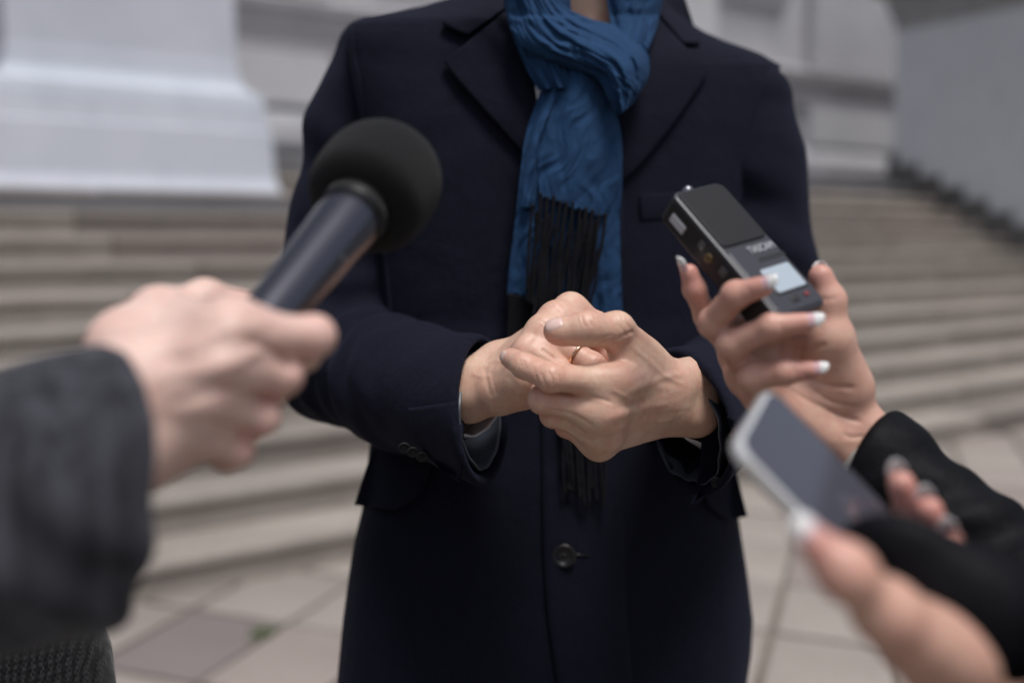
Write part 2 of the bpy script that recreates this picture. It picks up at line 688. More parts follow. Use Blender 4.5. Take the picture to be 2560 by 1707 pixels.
# ------------------------------------------------------------------ hands
def finger_field(F, s, pts, r, k=0.003, pad=None):
    """one finger on the slice s: three tapering bones, a joint swelling each, soft pads on the palm side"""
    d = None
    for i in range(len(pts) - 1):
        c = F.cone(pts[i], pts[i + 1], r[i] * 0.97, r[i + 1] * 0.97, s)
        d = c if d is None else smin(d, c, k)
    for i in range(1, len(pts) - 1):
        d = smin(d, F.cone(pts[i], pts[i], r[i] * 1.03, r[i] * 1.03, s), k)
    if pad is not None:
        pad = Vector(pad).normalized()
        for i in range(0, len(pts) - 1):
            a, b = Vector(pts[i]), Vector(pts[i + 1])
            m0, m1 = a.lerp(b, 0.35), a.lerp(b, 0.72)
            q = (r[i] + r[i + 1]) * 0.5
            d = smin(d, F.cone(m0 + pad * q * 0.25, m1 + pad * q * 0.25, q * 0.86, q * 0.84, s), k * 1.6)
    return d


def build_hand(spec, h):
    """spec: arm / palm capsules, fingers, bumps, cuts -> verts, quads of one skin"""
    allp = []
    for c in spec['palm'] + spec.get('arm', []):
        allp += [c[0], c[1]]
    for f in spec['fingers']:
        allp += list(f['p'])
    A = np.array([tuple(p) for p in allp])
    m = spec.get('margin', 0.032)
    F = Field(A.min(0) - m, A.max(0) + m, h)
    palm = F.new()
    for c in spec['palm'] + spec.get('arm', []):
        k = c[4] if len(c) > 4 else 0.010
        s = F.sl([c[0], c[1]], max(c[2], c[3]) + 2 * k + 0.012)
        palm[s] = smin(palm[s], F.cone(c[0], c[1], c[2], c[3], s), k)
    for (c, axes, k) in spec.get('lumps', []):
        L = max(Vector(a).length for a in axes)
        s = F.sl([c], L + 2 * k + 0.012)
        palm[s] = smin(palm[s], F.ell(c, axes, s), k)
    R = palm.copy()
    for f in spec['fingers']:
        s = F.sl(f['p'], max(f['r']) + 0.022)
        d = finger_field(F, s, f['p'], f['r'], f.get('k', 0.003), f.get('pad'))
        j = smin(palm[s], d, f.get('kp', 0.008))
        R[s] = smin(R[s], j, 0.0008)
    for c in spec.get('bumps', []):
        k = c[4]
        s = F.sl([c[0], c[1]], max(c[2], c[3]) + 2 * k + 0.008)
        R[s] = smin(R[s], F.cone(c[0], c[1], c[2], c[3], s), k)
    for c in spec.get('cuts', []):
        k = c[4]
        s = F.sl([c[0], c[1]], max(c[2], c[3]) + 2 * k + 0.008)
        R[s] = smax(R[s], -F.cone(c[0], c[1], c[2], c[3], s), k)
    for (p, n) in spec.get('clip', []):
        X, Y, Z = F.grid((slice(None),) * 3)
        R = np.maximum(R, (X - p[0]) * n[0] + (Y - p[1]) * n[1] + (Z - p[2]) * n[2])
    R = blur(R, spec.get('blur', 1))
    R[[0, -1], :, :] = 0.05; R[:, [0, -1], :] = 0.05; R[:, :, [0, -1]] = 0.05
    return skin_net(R, F.lo, F.h)


def vnormals(v, q):
    n = np.cross(v[q[:, 2]] - v[q[:, 0]], v[q[:, 3]] - v[q[:, 1]])
    out = np.zeros_like(v)
    for i in range(4):
        np.add.at(out, q[:, i], n)
    return out / (np.linalg.norm(out, axis=1, keepdims=True) + 1e-12)


def wrinkle(v, n, lines):
    """fine folds: (point, along, up, half reach, spacing, depth, half length)"""
    out = np.zeros(len(v))
    for (J, a, u, reach, lam, dep, wid) in lines:
        J = np.array(J); a = np.array(Vector(a).normalized()); u = np.array(Vector(u).normalized())
        w = np.cross(a, u)
        dv = v - J
        s, t = dv @ a, dv @ w
        near = np.exp(-(s / reach) ** 2) * np.exp(-(t / wid) ** 2) * np.clip((n @ u) * 1.8 + .1, 0, 1) * (np.linalg.norm(dv, axis=1) < 0.03)
        ph = 2 * np.pi * s / lam + 1.3 * np.sin(t * 420 + J[0] * 900)
        out -= dep * near * (np.maximum(0, np.cos(ph)) ** 3)
    return v + n * out[:, None]


def flush_attr(me, v, pts):
    a = np.zeros(len(v))
    for (p, r, w) in pts:
        d2 = ((v - np.array(p)) ** 2).sum(1)
        a += w * np.exp(-d2 / (r * r))
    at = me.attributes.new('flush', 'FLOAT', 'POINT')
    at.data.foreach_set('value', a.astype(np.float32))


def nail_geo(tip, along, up, L, W, curve=0.55, thick=0.0006, white=0.0, flat=0.0):
    """a nail plate from its root to its free end; returns plate geometry (verts, faces)"""
    along = Vector(along).normalized()
    up = Vector(up); up = (up - along * up.dot(along)).normalized()
    side = along.cross(up)
    nu, nv = 10, 9
    vs, fs = [], []
    for lay in (0, 1):
        for i in range(nu + 1):
            u = i / nu
            w = W * (0.86 + 0.14 * math.sin(min(1, u * 1.6) * math.pi / 2))
            if u > 0.72: w *= math.sqrt(max(0.0, 1 - ((u - 0.72) / 0.30) ** 2)) * 0.9 + 0.1
            if u < 0.15: w *= 0.80 + 0.2 * (u / 0.15)
            for j in range(nv + 1):
                t = (j / nv * 2 - 1)
                z = -curve * W * (t * t) * 0.5 * (w / W) - lay * thick - 0.0016 * (u - 0.45) ** 2 * (2 if u > .45 else 3) * (1 - flat)
                vs.append(Vector(tip) + along * (L * (u - 1)) + side * (t * w / 2) + up * z)
    n1 = (nu + 1) * (nv + 1)
    I = lambda l, i, j: l * n1 + i * (nv + 1) + j
    for i in range(nu):
        for j in range(nv):
            fs.append((I(0, i, j), I(0, i + 1, j), I(0, i + 1, j + 1), I(0, i, j + 1)))
            fs.append((I(1, i, j), I(1, i, j + 1), I(1, i + 1, j + 1), I(1, i + 1, j)))
    for i in range(nu):
        fs.append((I(0, i, 0), I(1, i, 0), I(1, i + 1, 0), I(0, i + 1, 0)))
        fs.append((I(0, i, nv), I(0, i + 1, nv), I(1, i + 1, nv), I(1, i, nv)))
    for j in range(nv):
        fs.append((I(0, 0, j), I(0, 0, j + 1), I(1, 0, j + 1), I(1, 0, j)))
        fs.append((I(0, nu, j), I(1, nu, j), I(1, nu, j + 1), I(0, nu, j + 1)))
    return vs, fs


def seat_nail(v_, bv, up, lift=.0004):
    """lay a nail plate onto the finger under it, the free end a little proud"""
    up = Vector(up).normalized()
    nu, nv = 10, 9
    n1 = (nu + 1) * (nv + 1)
    for i in range(nu + 1):
        for j in range(nv + 1):
            k = i * (nv + 1) + j
            hit = bv.ray_cast(v_[k] + up * .012, -up, .024)
            if hit[0] is None: continue
            t = abs(j / nv * 2 - 1)
            z = hit[0] + up * (lift + .0009 * max(0, i / nu - .7) - .0007 * max(0, .2 - i / nu) * 5 - .0006 * max(0, t - .8) * 5)
            v_[k + n1] = v_[k + n1] + (z - v_[k]) - up * .0004
            v_[k] = z
    return v_


def to_px(v):
    rel = v - np.array(CAM)
    d = rel @ np.array(_F)
    return 1280 + FPX * (rel @ np.array(_X)) / d, 853.5 - FPX * (rel @ np.array(_U)) / d


def carve(v, n, to_photo, lines, k=1.0):
    """model folds, tendons and veins along lines traced on the hand: (points, half width px, height; below 0 a fold)"""
    x, y = to_px(v)
    view = np.array(CAM) - v
    view /= np.linalg.norm(view, axis=1, keepdims=True)
    face = np.clip((n * view).sum(1) * 2.5 - .15, 0, 1)
    out = np.zeros(len(v))
    for pts, w, hgt in lines:
        c = catmull([to_photo(*p) for p in pts], max(8, len(pts) * 5))
        best = np.full(len(v), 1e9); tt = np.zeros(len(v))
        for i in range(len(c) - 1):
            a, b = c[i], c[i + 1]
            ab = b - a
            L2 = ab @ ab + 1e-9
            t = np.clip(((x - a[0]) * ab[0] + (y - a[1]) * ab[1]) / L2, 0, 1)
            d = np.hypot(x - a[0] - t * ab[0], y - a[1] - t * ab[1])
            m = d < best
            best[m] = d[m]; tt[m] = (i + t[m]) / (len(c) - 1)
        fade = np.minimum(1, np.minimum(tt, 1 - tt) * 5 + .12)
        out += hgt * fade * np.exp(-(best / w) ** 2)
    return v + n * (out * face * k)[:, None]


def Z1(x, y, d):
    return P(1100 + x / 2.5286, 680 + y / 2.5286, d)


def man_left_spec():
    W = Z1(1610, 790, 0.872)
    E = P(1905, 950, 1.185)
    idx = [Z1(1135, 705, .800), Z1(700, 668, .772), Z1(525, 592, .782), Z1(437, 542, .800)]
    mid = [Z1(1050, 900, .798), Z1(648, 806, .788), Z1(650, 760, .818), Z1(700, 730, .835)]
    rin = [Z1(1040, 1010, .812), Z1(715, 900, .806), Z1(720, 850, .834), Z1(760, 800, .85)]
    pin = [Z1(1010, 1085, .826), Z1(800, 975, .826), Z1(790, 915, .85), Z1(820, 870, .865)]
    thb = [Z1(1300, 575, .838), Z1(1108, 364, .802), Z1(925, 352, .784), Z1(730, 372, .786)]
    up = Vector((0, -0.9, 0.35))
    C = [Z1(1470, 690, .852), Z1(1480, 770, .845), Z1(1480, 860, .848), Z1(1470, 930, .86)]
    f = [
        dict(p=idx, r=[.0108, .0110, .0096, .0077], kp=.016, pad=Vector((0, .8, .3))),
        dict(p=mid, r=[.0108, .0112, .0095, .0080], kp=.014),
        dict(p=rin, r=[.0102, .0104, .0090, .0076], kp=.013),
        dict(p=pin, r=[.0094, .0090, .0080, .0068], kp=.012),
        dict(p=thb, r=[.0150, .0120, .0116, .0098], kp=.018, k=.006, pad=Vector((-.1, .3, -1))),
    ]
    palm = [
        (C[0], idx[0], .0130, .0112, .012), (C[1], mid[0], .0130, .0110, .012),
        (C[2], rin[0], .0130, .0104, .012), (C[3], pin[0], .0130, .0096, .012),
        # the flesh of the palm behind the bones, the ball of the thumb, the web to the forefinger
        (C[1] + V(.004, .016, .004), mid[0] + V(.012, .020, .006), .015, .012, .014),
        (C[2] + V(.004, .016, .000), rin[0] + V(.012, .018, .006), .014, .011, .014),
        (C[0], thb[0], .014, .0150, .014),
        # flesh between the roots of the fingers
        (idx[0].lerp(idx[1], .22), mid[0].lerp(mid[1], .18), .0100, .0098, .016),
        (mid[0].lerp(mid[1], .16), rin[0].lerp(rin[1], .16), .0096, .0092, .016),
        (rin[0].lerp(rin[1], .14), pin[0].lerp(pin[1], .14), .0090, .0084, .014),
        (idx[0], mid[0], .0104, .0102, .014), (mid[0], rin[0], .0102, .0098, .014), (rin[0], pin[0], .0096, .0088, .014),
        (thb[0].lerp(thb[1], .35) + V(.0, .002, -.004), idx[0].lerp(C[0], .22) + V(0, .004, .003), .0118, .0110, .018),
        (thb[0].lerp(thb[1], .72) + V(.004, .002, -.004), idx[0].lerp(C[0], .10) + V(.004, .006, .006), .0062, .0075, .016),
    ]
    side = V(0, .25, 1).normalized()
    arm = [(W + side * .013, E + side * .010, .0200, .032, .014), (W - side * .015, E - side * .010, .0185, .032, .014),
           (C[0] + V(.004, .004, -.004), W + side * .013, .0165, .0195, .014), (C[3] + V(.004, 0, .006), W - side * .013, .0155, .0180, .014)]
    bumps = [
        (idx[0] + up * .0045, idx[0] + up * .0045, .0078, .0078, .012),
        (mid[0] + up * .0070, mid[0] + up * .0070, .0078, .0078, .011),
        (rin[0] + up * .0058, rin[0] + up * .0058, .0072, .0072, .010),
        (pin[0] + V(-.001, -.005, -.0015), pin[0] + V(-.001, -.005, -.0015), .0066, .0066, .009),
        (thb[1] + V(.003, -.003, .0040), thb[1] + V(.003, -.003, .0040), .0074, .0074, .011),
        # tendons on the back of the hand
        (idx[0] + up * .0095, C[1] + up * .0128, .0024, .0020, .004),
        (mid[0] + up * .0112, C[1] + up * .0130, .0026, .0020, .004),
        (rin[0] + up * .0100, C[2] + up * .0130, .0022, .0018, .004),
        (thb[1] + V(.008, -.006, .006), thb[0].lerp(W, .4) + V(.0, -.012, .012), .0030, .0030, .006),
    ]
    return dict(fingers=f, palm=palm, arm=arm, bumps=bumps, J=dict(idx=idx, mid=mid, rin=rin, pin=pin, thb=thb, W=W, E=E, up=up))


def man_right_spec():
    W = Z1(205, 748, .892)
    E = P(838, 920, 1.125)
    pin = [Z1(560, 520, .848), Z1(760, 640, .836), Z1(880, 690, .85), Z1(930, 660, .865)]
    rin = [Z1(655, 388, .858), Z1(960, 590, .842), Z1(1060, 650, .85), Z1(1080, 640, .87)]
    mid = [Z1(735, 305, .874), Z1(985, 420, .872), Z1(1040, 520, .875), Z1(1030, 560, .89)]
    idx = [Z1(822, 248, .892), Z1(990, 330, .896), Z1(1040, 420, .90), Z1(1040, 480, .905)]
    thb = [Z1(480, 560, .925), Z1(700, 420, .945), Z1(840, 380, .94), Z1(940, 400, .93)]
    C = [Z1(360, 575, .905), Z1(350, 620, .890), Z1(345, 680, .880), Z1(340, 745, .878)]
    f = [
        dict(p=pin, r=[.0115, .0108, .009, .0075], kp=.012),
        dict(p=rin, r=[.0118, .0112, .0095, .0078], kp=.010),
        dict(p=mid, r=[.0120, .0112, .0098, .008], kp=.010),
        dict(p=idx, r=[.0122, .0112, .0098, .008], kp=.010),
        dict(p=thb, r=[.0160, .0135, .0115, .0098], kp=.012),
    ]
    palm = [
        (C[0], idx[0], .0125, .0110, .012), (C[1], mid[0], .0130, .0108, .012),
        (C[2], rin[0], .0130, .0106, .012), (C[3], pin[0], .0130, .0106, .012),
        (idx[0].lerp(idx[1], .18), mid[0].lerp(mid[1], .18), .0100, .0098, .014), (mid[0].lerp(mid[1], .16), rin[0].lerp(rin[1], .16), .0098, .0096, .014), (rin[0].lerp(rin[1], .14), pin[0].lerp(pin[1], .14), .0096, .0094, .014),
        (idx[0], mid[0], .0106, .0106, .014), (mid[0], rin[0], .0106, .0104, .014), (rin[0], pin[0], .0104, .0102, .014),
        # the heel of the hand towards the camera
        (Z1(360, 750, .872), Z1(540, 680, .846), .0160, .0142, .014),
        (Z1(410, 770, .876), Z1(530, 760, .862), .0148, .0145, .016),
        (Z1(540, 660, .850), Z1(650, 560, .842), .0130, .0108, .014),
        (C[1] + V(.012, .012, -.01), mid[0] + V(.014, .010, -.012), .017, .013, .016),
        (C[0], thb[0], .015, .016, .014),
    ]
    side = V(.25, .3, 1).normalized()
    arm = [(W + side * .009, E + side * .010, .0160, .032, .014), (W - side * .009, E - side * .010, .0160, .032, .014),
           (C[0], W + side * .010, .0150, .0165, .014), (C[3], W - side * .011, .0160, .0170, .014)]
    nn = V(-.25, -.75, .6).normalized()
    bumps = [
        (pin[0] + nn * .0056, pin[0] + nn * .0056, .0070, .0070, .011),
        (rin[0] + nn * .0062, rin[0] + nn * .0062, .0074, .0074, .011),
        (mid[0] + nn * .0062, mid[0] + nn * .0062, .0076, .0076, .011),
        (idx[0] + V(0, -.003, .0055), idx[0] + V(0, -.003, .0055), .0080, .0080, .011),
        (W + V(-.000, -.012, -.004), W + V(-.000, -.012, -.004), .0095, .0095, .012),
        (pin[0] + nn * .0095, C[3] + nn * .012, .0024, .0022, .005),
        (rin[0] + nn * .0100, C[2] + nn * .0125, .0026, .0022, .005),
        (mid[0] + nn * .0100, C[1] + nn * .0125, .0026, .0022, .005),
    ]
    return dict(fingers=f, palm=palm, arm=arm, bumps=bumps, J=dict(idx=idx, mid=mid, rin=rin, pin=pin, thb=thb, W=W, E=E, up=nn))


# ------------------------------------------------------------------ cloth materials
def wool_mat(name, a, b_, scale=900, sheen=0.25, sheen_col=(.25, .28, .45), bumpk=0.5):
    m, N, L, b = nodes(name)
    v = coord(N, L)
    f1 = tex_noise(N, L, v, scale, 3, 0.7)
    f2 = tex_noise(N, L, v, 22, 4, 0.6)
    c = ramp(N, L, f1, [(0.30, a), (0.72, b_)])
    c = mixc(N, L, ramp(N, L, f2, [(0.35, (0, 0, 0)), (0.8, (.30,) * 3)]), c, b_)
    L.new(c, b.inputs['Base Color'])
    inp(b, Roughness=0.92, Sheen_Weight=sheen, Sheen_Roughness=0.55)
    b.inputs['Sheen Tint'].default_value = (*sheen_col, 1)
    b.inputs['Specular IOR Level'].default_value = 0.15
    n = bump(N, L, b, f1, bumpk, 0.0015)
    bump(N, L, b, tex_noise(N, L, v, 30, 3), 0.25, 0.01, n)
    return m


M_COAT = wool_mat('navy_wool', (.0018, .0021, .0052), (.0085, .0097, .0208), 620, 0.035, (.35, .40, .80))
M_BUTTON, _n, _l, _b = nodes('dark_horn')
inp(_b, Base_Color=(.006, .006, .008, 1), Roughness=0.4)
M_CUFFB, _n, _l, _b = nodes('matt_horn')
inp(_b, Base_Color=(.005, .005, .007, 1), Roughness=0.75)
M_SHIRT = wool_mat('white_cotton', (.62, .62, .68), (.74, .74, .80), 1500, 0.05, (1, 1, 1), 0.2)
M_LINING, _n, _l, _b = nodes('blue_grey_satin')
inp(_b, Base_Color=(.055, .065, .085, 1), Roughness=0.42)
M_TROUSER = wool_mat('charcoal_trouser', (.012, .012, .015), (.022, .022, .026), 900, 0.1)
M_SHOE, _n, _l, _b = nodes('black_leather')
inp(_b, Base_Color=(.012, .011, .010, 1), Roughness=0.3)


def scarf_mat():
    m, N, L, b = nodes('blue_scarf_weave')
    at = N.new('ShaderNodeUVMap')
    mp = N.new('ShaderNodeMapping'); mp.inputs['Scale'].default_value = (1, 1, 1)
    L.new(at.outputs[0], mp.inputs[0])
    w = N.new('ShaderNodeTexWave'); w.wave_type = 'BANDS'; w.bands_direction = 'DIAGONAL'
    w.inputs['Scale'].default_value = 95; w.inputs['Distortion'].default_value = 1.5; w.inputs['Detail'].default_value = 2; w.inputs['Detail Scale'].default_value = 4
    L.new(mp.outputs[0], w.inputs['Vector'])
    v = coord(N, L)
    f = tex_noise(N, L, v, 60, 5, 0.7)
    f2 = tex_noise(N, L, v, 900, 2, 0.7)
    c = ramp(N, L, w.outputs['Fac'], [(0.25, (.010, .036, .090)), (0.75, (.023, .069, .162))])
    c = mixc(N, L, ramp(N, L, f, [(0.36, (0, 0, 0)), (0.70, (.55,) * 3)]), c, (.008, .027, .070))
    c = mixc(N, L, ramp(N, L, f2, [(0.5, (0, 0, 0)), (0.8, (.5,) * 3)]), c, (.034, .094, .21))
    L.new(c, b.inputs['Base Color'])
    inp(b, Roughness=0.85, Sheen_Weight=0.03, Sheen_Roughness=0.4)
    b.inputs['Specular IOR Level'].default_value = 0.18
    b.inputs['Sheen Tint'].default_value = (.30, .50, .95, 1)
    n = bump(N, L, b, w.outputs['Fac'], 0.35, 0.0008)
    bump(N, L, b, tex_noise(N, L, v, 130, 4, 0.6), 0.35, 0.003, n)
    return m


M_SCARF = scarf_mat()
M_FRINGE = wool_mat('black_yarn', (.0035, .0035, .005), (.010, .010, .013), 1200, 0.05, (.5, .5, .6), 0.6)
M_SKIN = skin_mat('man_skin', (.65, .40, .30), (.61, .25, .195), (.71, .50, .375), 0.40, 1.0)
M_NAIL, _n, _l, _b = nodes('bare_nail')
inp(_b, Base_Color=(.74, .52, .46, 1), Roughness=0.26, Subsurface_Weight=0.15, Subsurface_Scale=0.003)
M_GOLD, _n, _l, _b = nodes('ring_gold')
inp(_b, Base_Color=(.75, .50, .33, 1), Metallic=1.0, Roughness=0.16)

# ------------------------------------------------------------------ the man in the navy coat
_rows = [(-40, 1255, 1625, .020, 1.20), (0, 1110, 1660, .045, 1.185), (15, 1060, 1672, .062, 1.182), (27, 1005, 1684, .072, 1.18), (45, 905, 1703, .088, 1.178),
         (58, 876, 1725, .092, 1.18), (80, 868, 1760, .096, 1.18), (103, 868, 1812, .100, 1.18), (120, 870, 1862, .103, 1.18), (135, 872, 1902, .105, 1.18),
         (160, 875, 1944, .108, 1.18), (200, 880, 1946, .112, 1.18), (290, 898, 1928, .118, 1.18), (400, 912, 1908, .125, 1.185), (500, 925, 1892, .130, 1.19),
         (650, 945, 1872, .132, 1.195), (800, 952, 1865, .128, 1.195), (1000, 942, 1850, .130, 1.19), (1100, 926, 1842, .133, 1.19), (1270, 906, 1843, .138, 1.19),
         (1350, 886, 1855, .141, 1.19), (1430, 873, 1868, .144, 1.19), (1550, 857, 1883, .146, 1.19), (1640, 848, 1878, .148, 1.19), (1707, 842, 1868, .148, 1.19),
         (1900, 822, 1868, .150, 1.19), (2150, 800, 1880, .152, 1.19), (2350, 790, 1890, .152, 1.19)]
_ra = np.array(_rows)


def torso_row(py):
    return [float(np.interp(py, _ra[:, 0], _ra[:, i])) for i in range(1, 5)]


def dskew(px):
    return (px - 1410) * 0.000125


NEXP = 2.7


def torso_front(px, py):
    xl, xr, b, dc = torso_row(py)
    cx, ax = (xl + xr) / 2, (xr - xl) / 2
    c = min(0.9999, abs(px - cx) / ax)
    s = (1 - c ** NEXP) ** (1 / NEXP)
    return dc + dskew(px) - b * s


man = empty('person', P(1400, 853, 1.19) * Vector((1, 1, 0)), 'person in a navy wool overcoat and blue scarf with clasped hands', 'person')
cn = noise.noise


def sculpt(p, k=1.0):
    """slow unevenness of heavy cloth"""
    return k * (0.0030 * cn(p * 5.0) + 0.0016 * cn(p * 11 + V(3, 1, 7)) + 0.0007 * cn(p * 26 + V(1, 9, 2)))


def torso_mesh():
    NT = 150
    ys = sorted(set(list(np.linspace(-40, 0, 6)) + list(np.linspace(0, 170, 36)) + list(np.linspace(170, 1720, 110)) + list(np.linspace(1720, 2350, 16))))
    rings = []
    for y in ys:
        xl, xr, b, dc = torso_row(y)
        cx, ax = (xl + xr) / 2, (xr - xl) / 2
        ring = []
        for j in range(NT):
            th = 2 * math.pi * j / NT
            c, s = math.cos(th), math.sin(th)
            q = (abs(c) ** NEXP + abs(s) ** NEXP) ** (-1 / NEXP)
            px = cx + ax * c * q
            d = dc + dskew(px) - b * s * q
            if s > 0.05:
                # drag lines from the buttoned waist and a soft chest hollow under the lapels
                pp = P(px, y, d)
                d += sculpt(pp, 1.3) * min(1, s * 2)
                d += 0.0022 * math.sin((px - 1400) * .011 + (y - 900) * .016) * math.exp(-((y - 1000) / 260) ** 2) * min(1, s * 2)
                d += 0.0030 * math.sin(px * .012 + 1.1) * min(1, max(0, (y - 1250) / 300)) * min(1, s * 2)
            ring.append(P(px, y, d))
        rings.append(ring)
    vs, fs = sweep(rings, True, True, True)
    me = mesh_from(vs, fs, 'coat')
    fix_normals(me)
    return me


coat = link('coat', torso_mesh(), M_COAT, man)


def patch(name, L_, R__, mat, parent, nu=40, nv=24, off=lambda u, v: 0.004, dfun=torso_front, thick=0.003, curve=True, uvs=(1, 1), fold=None, ragged=None):
    """a piece of cloth between two edge curves given in photograph pixels, lying off the surface dfun"""
    f = catmull if curve else (lambda p, n: np.array([np.array(p[0]) + (np.array(p[-1]) - np.array(p[0])) * t for t in np.linspace(0, 1, n)]))
    A, B = catmull(L_, nu + 1), catmull(R__, nu + 1)
    vs = []
    uv = []
    for lay in (0, 1):
        for i in range(nu + 1):
            u = i / nu
            for j in range(nv + 1):
                v = j / nv
                x = A[i][0] * (1 - v) + B[i][0] * v
                y = A[i][1] * (1 - v) + B[i][1] * v
                if ragged and i == nu: y += ragged(v)
                d = dfun(x, y) - off(u, v)
                if fold: d -= fold(u, v, x, y)
                vs.append(P(x, y, d + lay * thick))
                uv.append((v * uvs[0], u * uvs[1]))
    n1 = (nu + 1) * (nv + 1)
    I = lambda l, i, j: l * n1 + i * (nv + 1) + j
    fs = []
    for i in range(nu):
        for j in range(nv):
            fs.append((I(0, i, j), I(0, i + 1, j), I(0, i + 1, j + 1), I(0, i, j + 1)))
            fs.append((I(1, i, j), I(1, i, j + 1), I(1, i + 1, j + 1), I(1, i + 1, j)))
    for i in range(nu):
        fs.append((I(0, i, 0), I(1, i, 0), I(1, i + 1, 0), I(0, i + 1, 0)))
        fs.append((I(0, i, nv), I(0, i + 1, nv), I(1, i + 1, nv), I(1, i, nv)))
    for j in range(nv):
        fs.append((I(0, 0, j), I(0, 0, j + 1), I(1, 0, j + 1), I(1, 0, j)))
        fs.append((I(0, nu, j), I(1, nu, j), I(1, nu, j + 1), I(0, nu, j + 1)))
    me = mesh_from(vs, fs, name)
    ul = me.uv_layers.new(name='UVMap')
    idx = np.zeros(len(me.loops), np.int32)
    me.loops.foreach_get('vertex_index', idx)
    ul.data.foreach_set('uv', np.array(uv, np.float32)[idx].ravel())
    fix_normals(me)
    return link(name, me, mat, parent)


# lapels: the outer edge stands off the chest, the roll goes in under the scarf
lapel_off = lambda u, v: 0.0085 + 0.004 * math.sin(v * math.pi) - 0.002 * v
patch('lapel', [(1108, 155), (1150, 208), (1205, 268), (1262, 330), (1312, 386), (1330, 410)], [(1275, 20), (1305, 110), (1334, 210), (1352, 300), (1358, 370), (1356, 425)], M_COAT, coat, 40, 20, lapel_off, thick=.0045)
patch('lapel', [(1712, 100), (1640, 100), (1600, 170), (1575, 260), (1550, 350), (1535, 440)][:0] or [(1625, 20), (1590, 110), (1560, 200), (1540, 290), (1530, 380), (1528, 455)],
      [(1769, 178), (1756, 203), (1702, 284), (1644, 360), (1594, 418), (1550, 456)], M_COAT, coat, 40, 20, lambda u, v: lapel_off(u, 1 - v), thick=.0045)
# collar above the notches, turned over towards the neck
patch('collar', [(1168, 88), (1150, 82), (1126, 72), (1104, 60)], [(1275, 12), (1270, -40), (1255, -110), (1225, -160)], M_COAT, coat, 16, 20, lambda u, v: 0.0095 + 0.006 * math.sin(v * 3.1), thick=.0045)
patch('collar', [(1711, 108), (1722, 110), (1736, 111), (1750, 110)], [(1628, 12), (1634, -40), (1645, -100), (1668, -140)], M_COAT, coat, 16, 20, lambda u, v: 0.0095 + 0.006 * math.sin(v * 3.1), thick=.0045)
# the overlapping front edge, the welt of the breast pocket and the hip pocket flaps
patch('front_edge', [(1352, 430), (1353, 700), (1354, 1000), (1357, 1300), (1366, 1500), (1384, 1640), (1396, 1720), (1420, 1850)], [(1560, 430), (1560, 700), (1560, 1000), (1560, 1300), (1565, 1500), (1575, 1640), (1585, 1720), (1600, 1850)],
      M_COAT, coat, 60, 14, lambda u, v: 0.0055 * (1 - v ** 3) + .0003 + (.0 if v > .1 else .001 * math.sin(v * 31)), thick=.004)
patch('pocket_welt', [(1598, 489), (1599, 520), (1601, 553)], [(1742, 476), (1743, 508), (1744, 540)], M_COAT, coat, 10, 16, lambda u, v: 0.0013 + .0010 * math.sin(u * 3.14), thick=.002)


def flap_front(px, py):
    xl, xr, b, dc = torso_row(py)
    return torso_front(min(max(px, xl + 14), xr - 14), py)


patch('pocket_flap', [(950, 1085), (926, 1140), (905, 1200), (886, 1262)], [(1085, 1100), (1080, 1150), (1052, 1228), (992, 1275)], M_COAT, coat, 16, 18, lambda u, v: 0.006 + .004 * u, dfun=flap_front, thick=.004)
patch('pocket_flap', [(1750, 1150), (1752, 1200), (1770, 1262), (1818, 1300)], [(1834, 1150), (1844, 1190), (1856, 1240), (1869, 1290)], M_COAT, coat, 16, 18, lambda u, v: 0.006 + .004 * u, dfun=flap_front, thick=.004)
# seams of the armholes, a thin raised roll
for pts in ([(878, 66), (886, 127), (904, 223), (915, 303), (930, 420), (950, 540), (966, 640), (980, 816)], [(1944, 166), (1926, 287), (1905, 363), (1884, 478), (1872, 600), (1850, 760)]):
    c = catmull(pts, 40)
    v_, f_ = tube([P(x, y, torso_front(x, y) + .001) for x, y in c], [.0035] * 40, 8)
    link('seam', mesh_from(v_, f_), M_COAT, coat)


def button_geo(c, nrm, r):
    nrm = Vector(nrm).normalized()
    s = nrm.cross(Vector((0, 0, 1))).normalized(); u = s.cross(nrm)
    prof = [(0, .0008), (.42, .0008), (.58, .0012), (.70, .0030), (.85, .0036), (.96, .0026), (1.0, .0010), (.9, -.001)]
    rings = []
    for q, z in prof:
        rings.append([c + (s * math.cos(a) + u * math.sin(a)) * (r * max(q, .01)) + nrm * (z * r / .012) for a in np.linspace(0, 2 * math.pi, 28, endpoint=False)])
    v_, f_ = sweep(rings, True, False, True)
    # thread crossing the four holes
    for a in (.785, 2.356):
        dv = (s * math.cos(a) + u * math.sin(a)) * r * .26
        t = tube([c - dv + nrm * .0010, c + nrm * .0020, c + dv + nrm * .0010], [r * .07] * 3, 6)
        v_, f_ = join_geo([(v_, f_), t])
    return v_, f_


bc = P(1410, 1388, torso_front(1410, 1388) - .0068)
v_, f_ = button_geo(bc, CAM - bc + V(0, 0, -.25), .0128)
me = mesh_from(v_, f_); fix_normals(me)
link('button', me, M_BUTTON, coat)
v_, f_ = tube([P(x, y, torso_front(x, y) - .0062) for x, y in ((1436, 1386), (1450, 1386), (1475, 1387))], [.0012, .0014, .0008], 6)
link('buttonhole', mesh_from(v_, f_), M_BUTTON, coat)

# shirt front showing in the V of the coat
patch('shirt', [(1330, 60), (1335, 180), (1348, 300)], [(1520, 60), (1510, 180), (1500, 300)], M_SHIRT, man, 12, 12, lambda u, v: 0.0075, thick=.002)


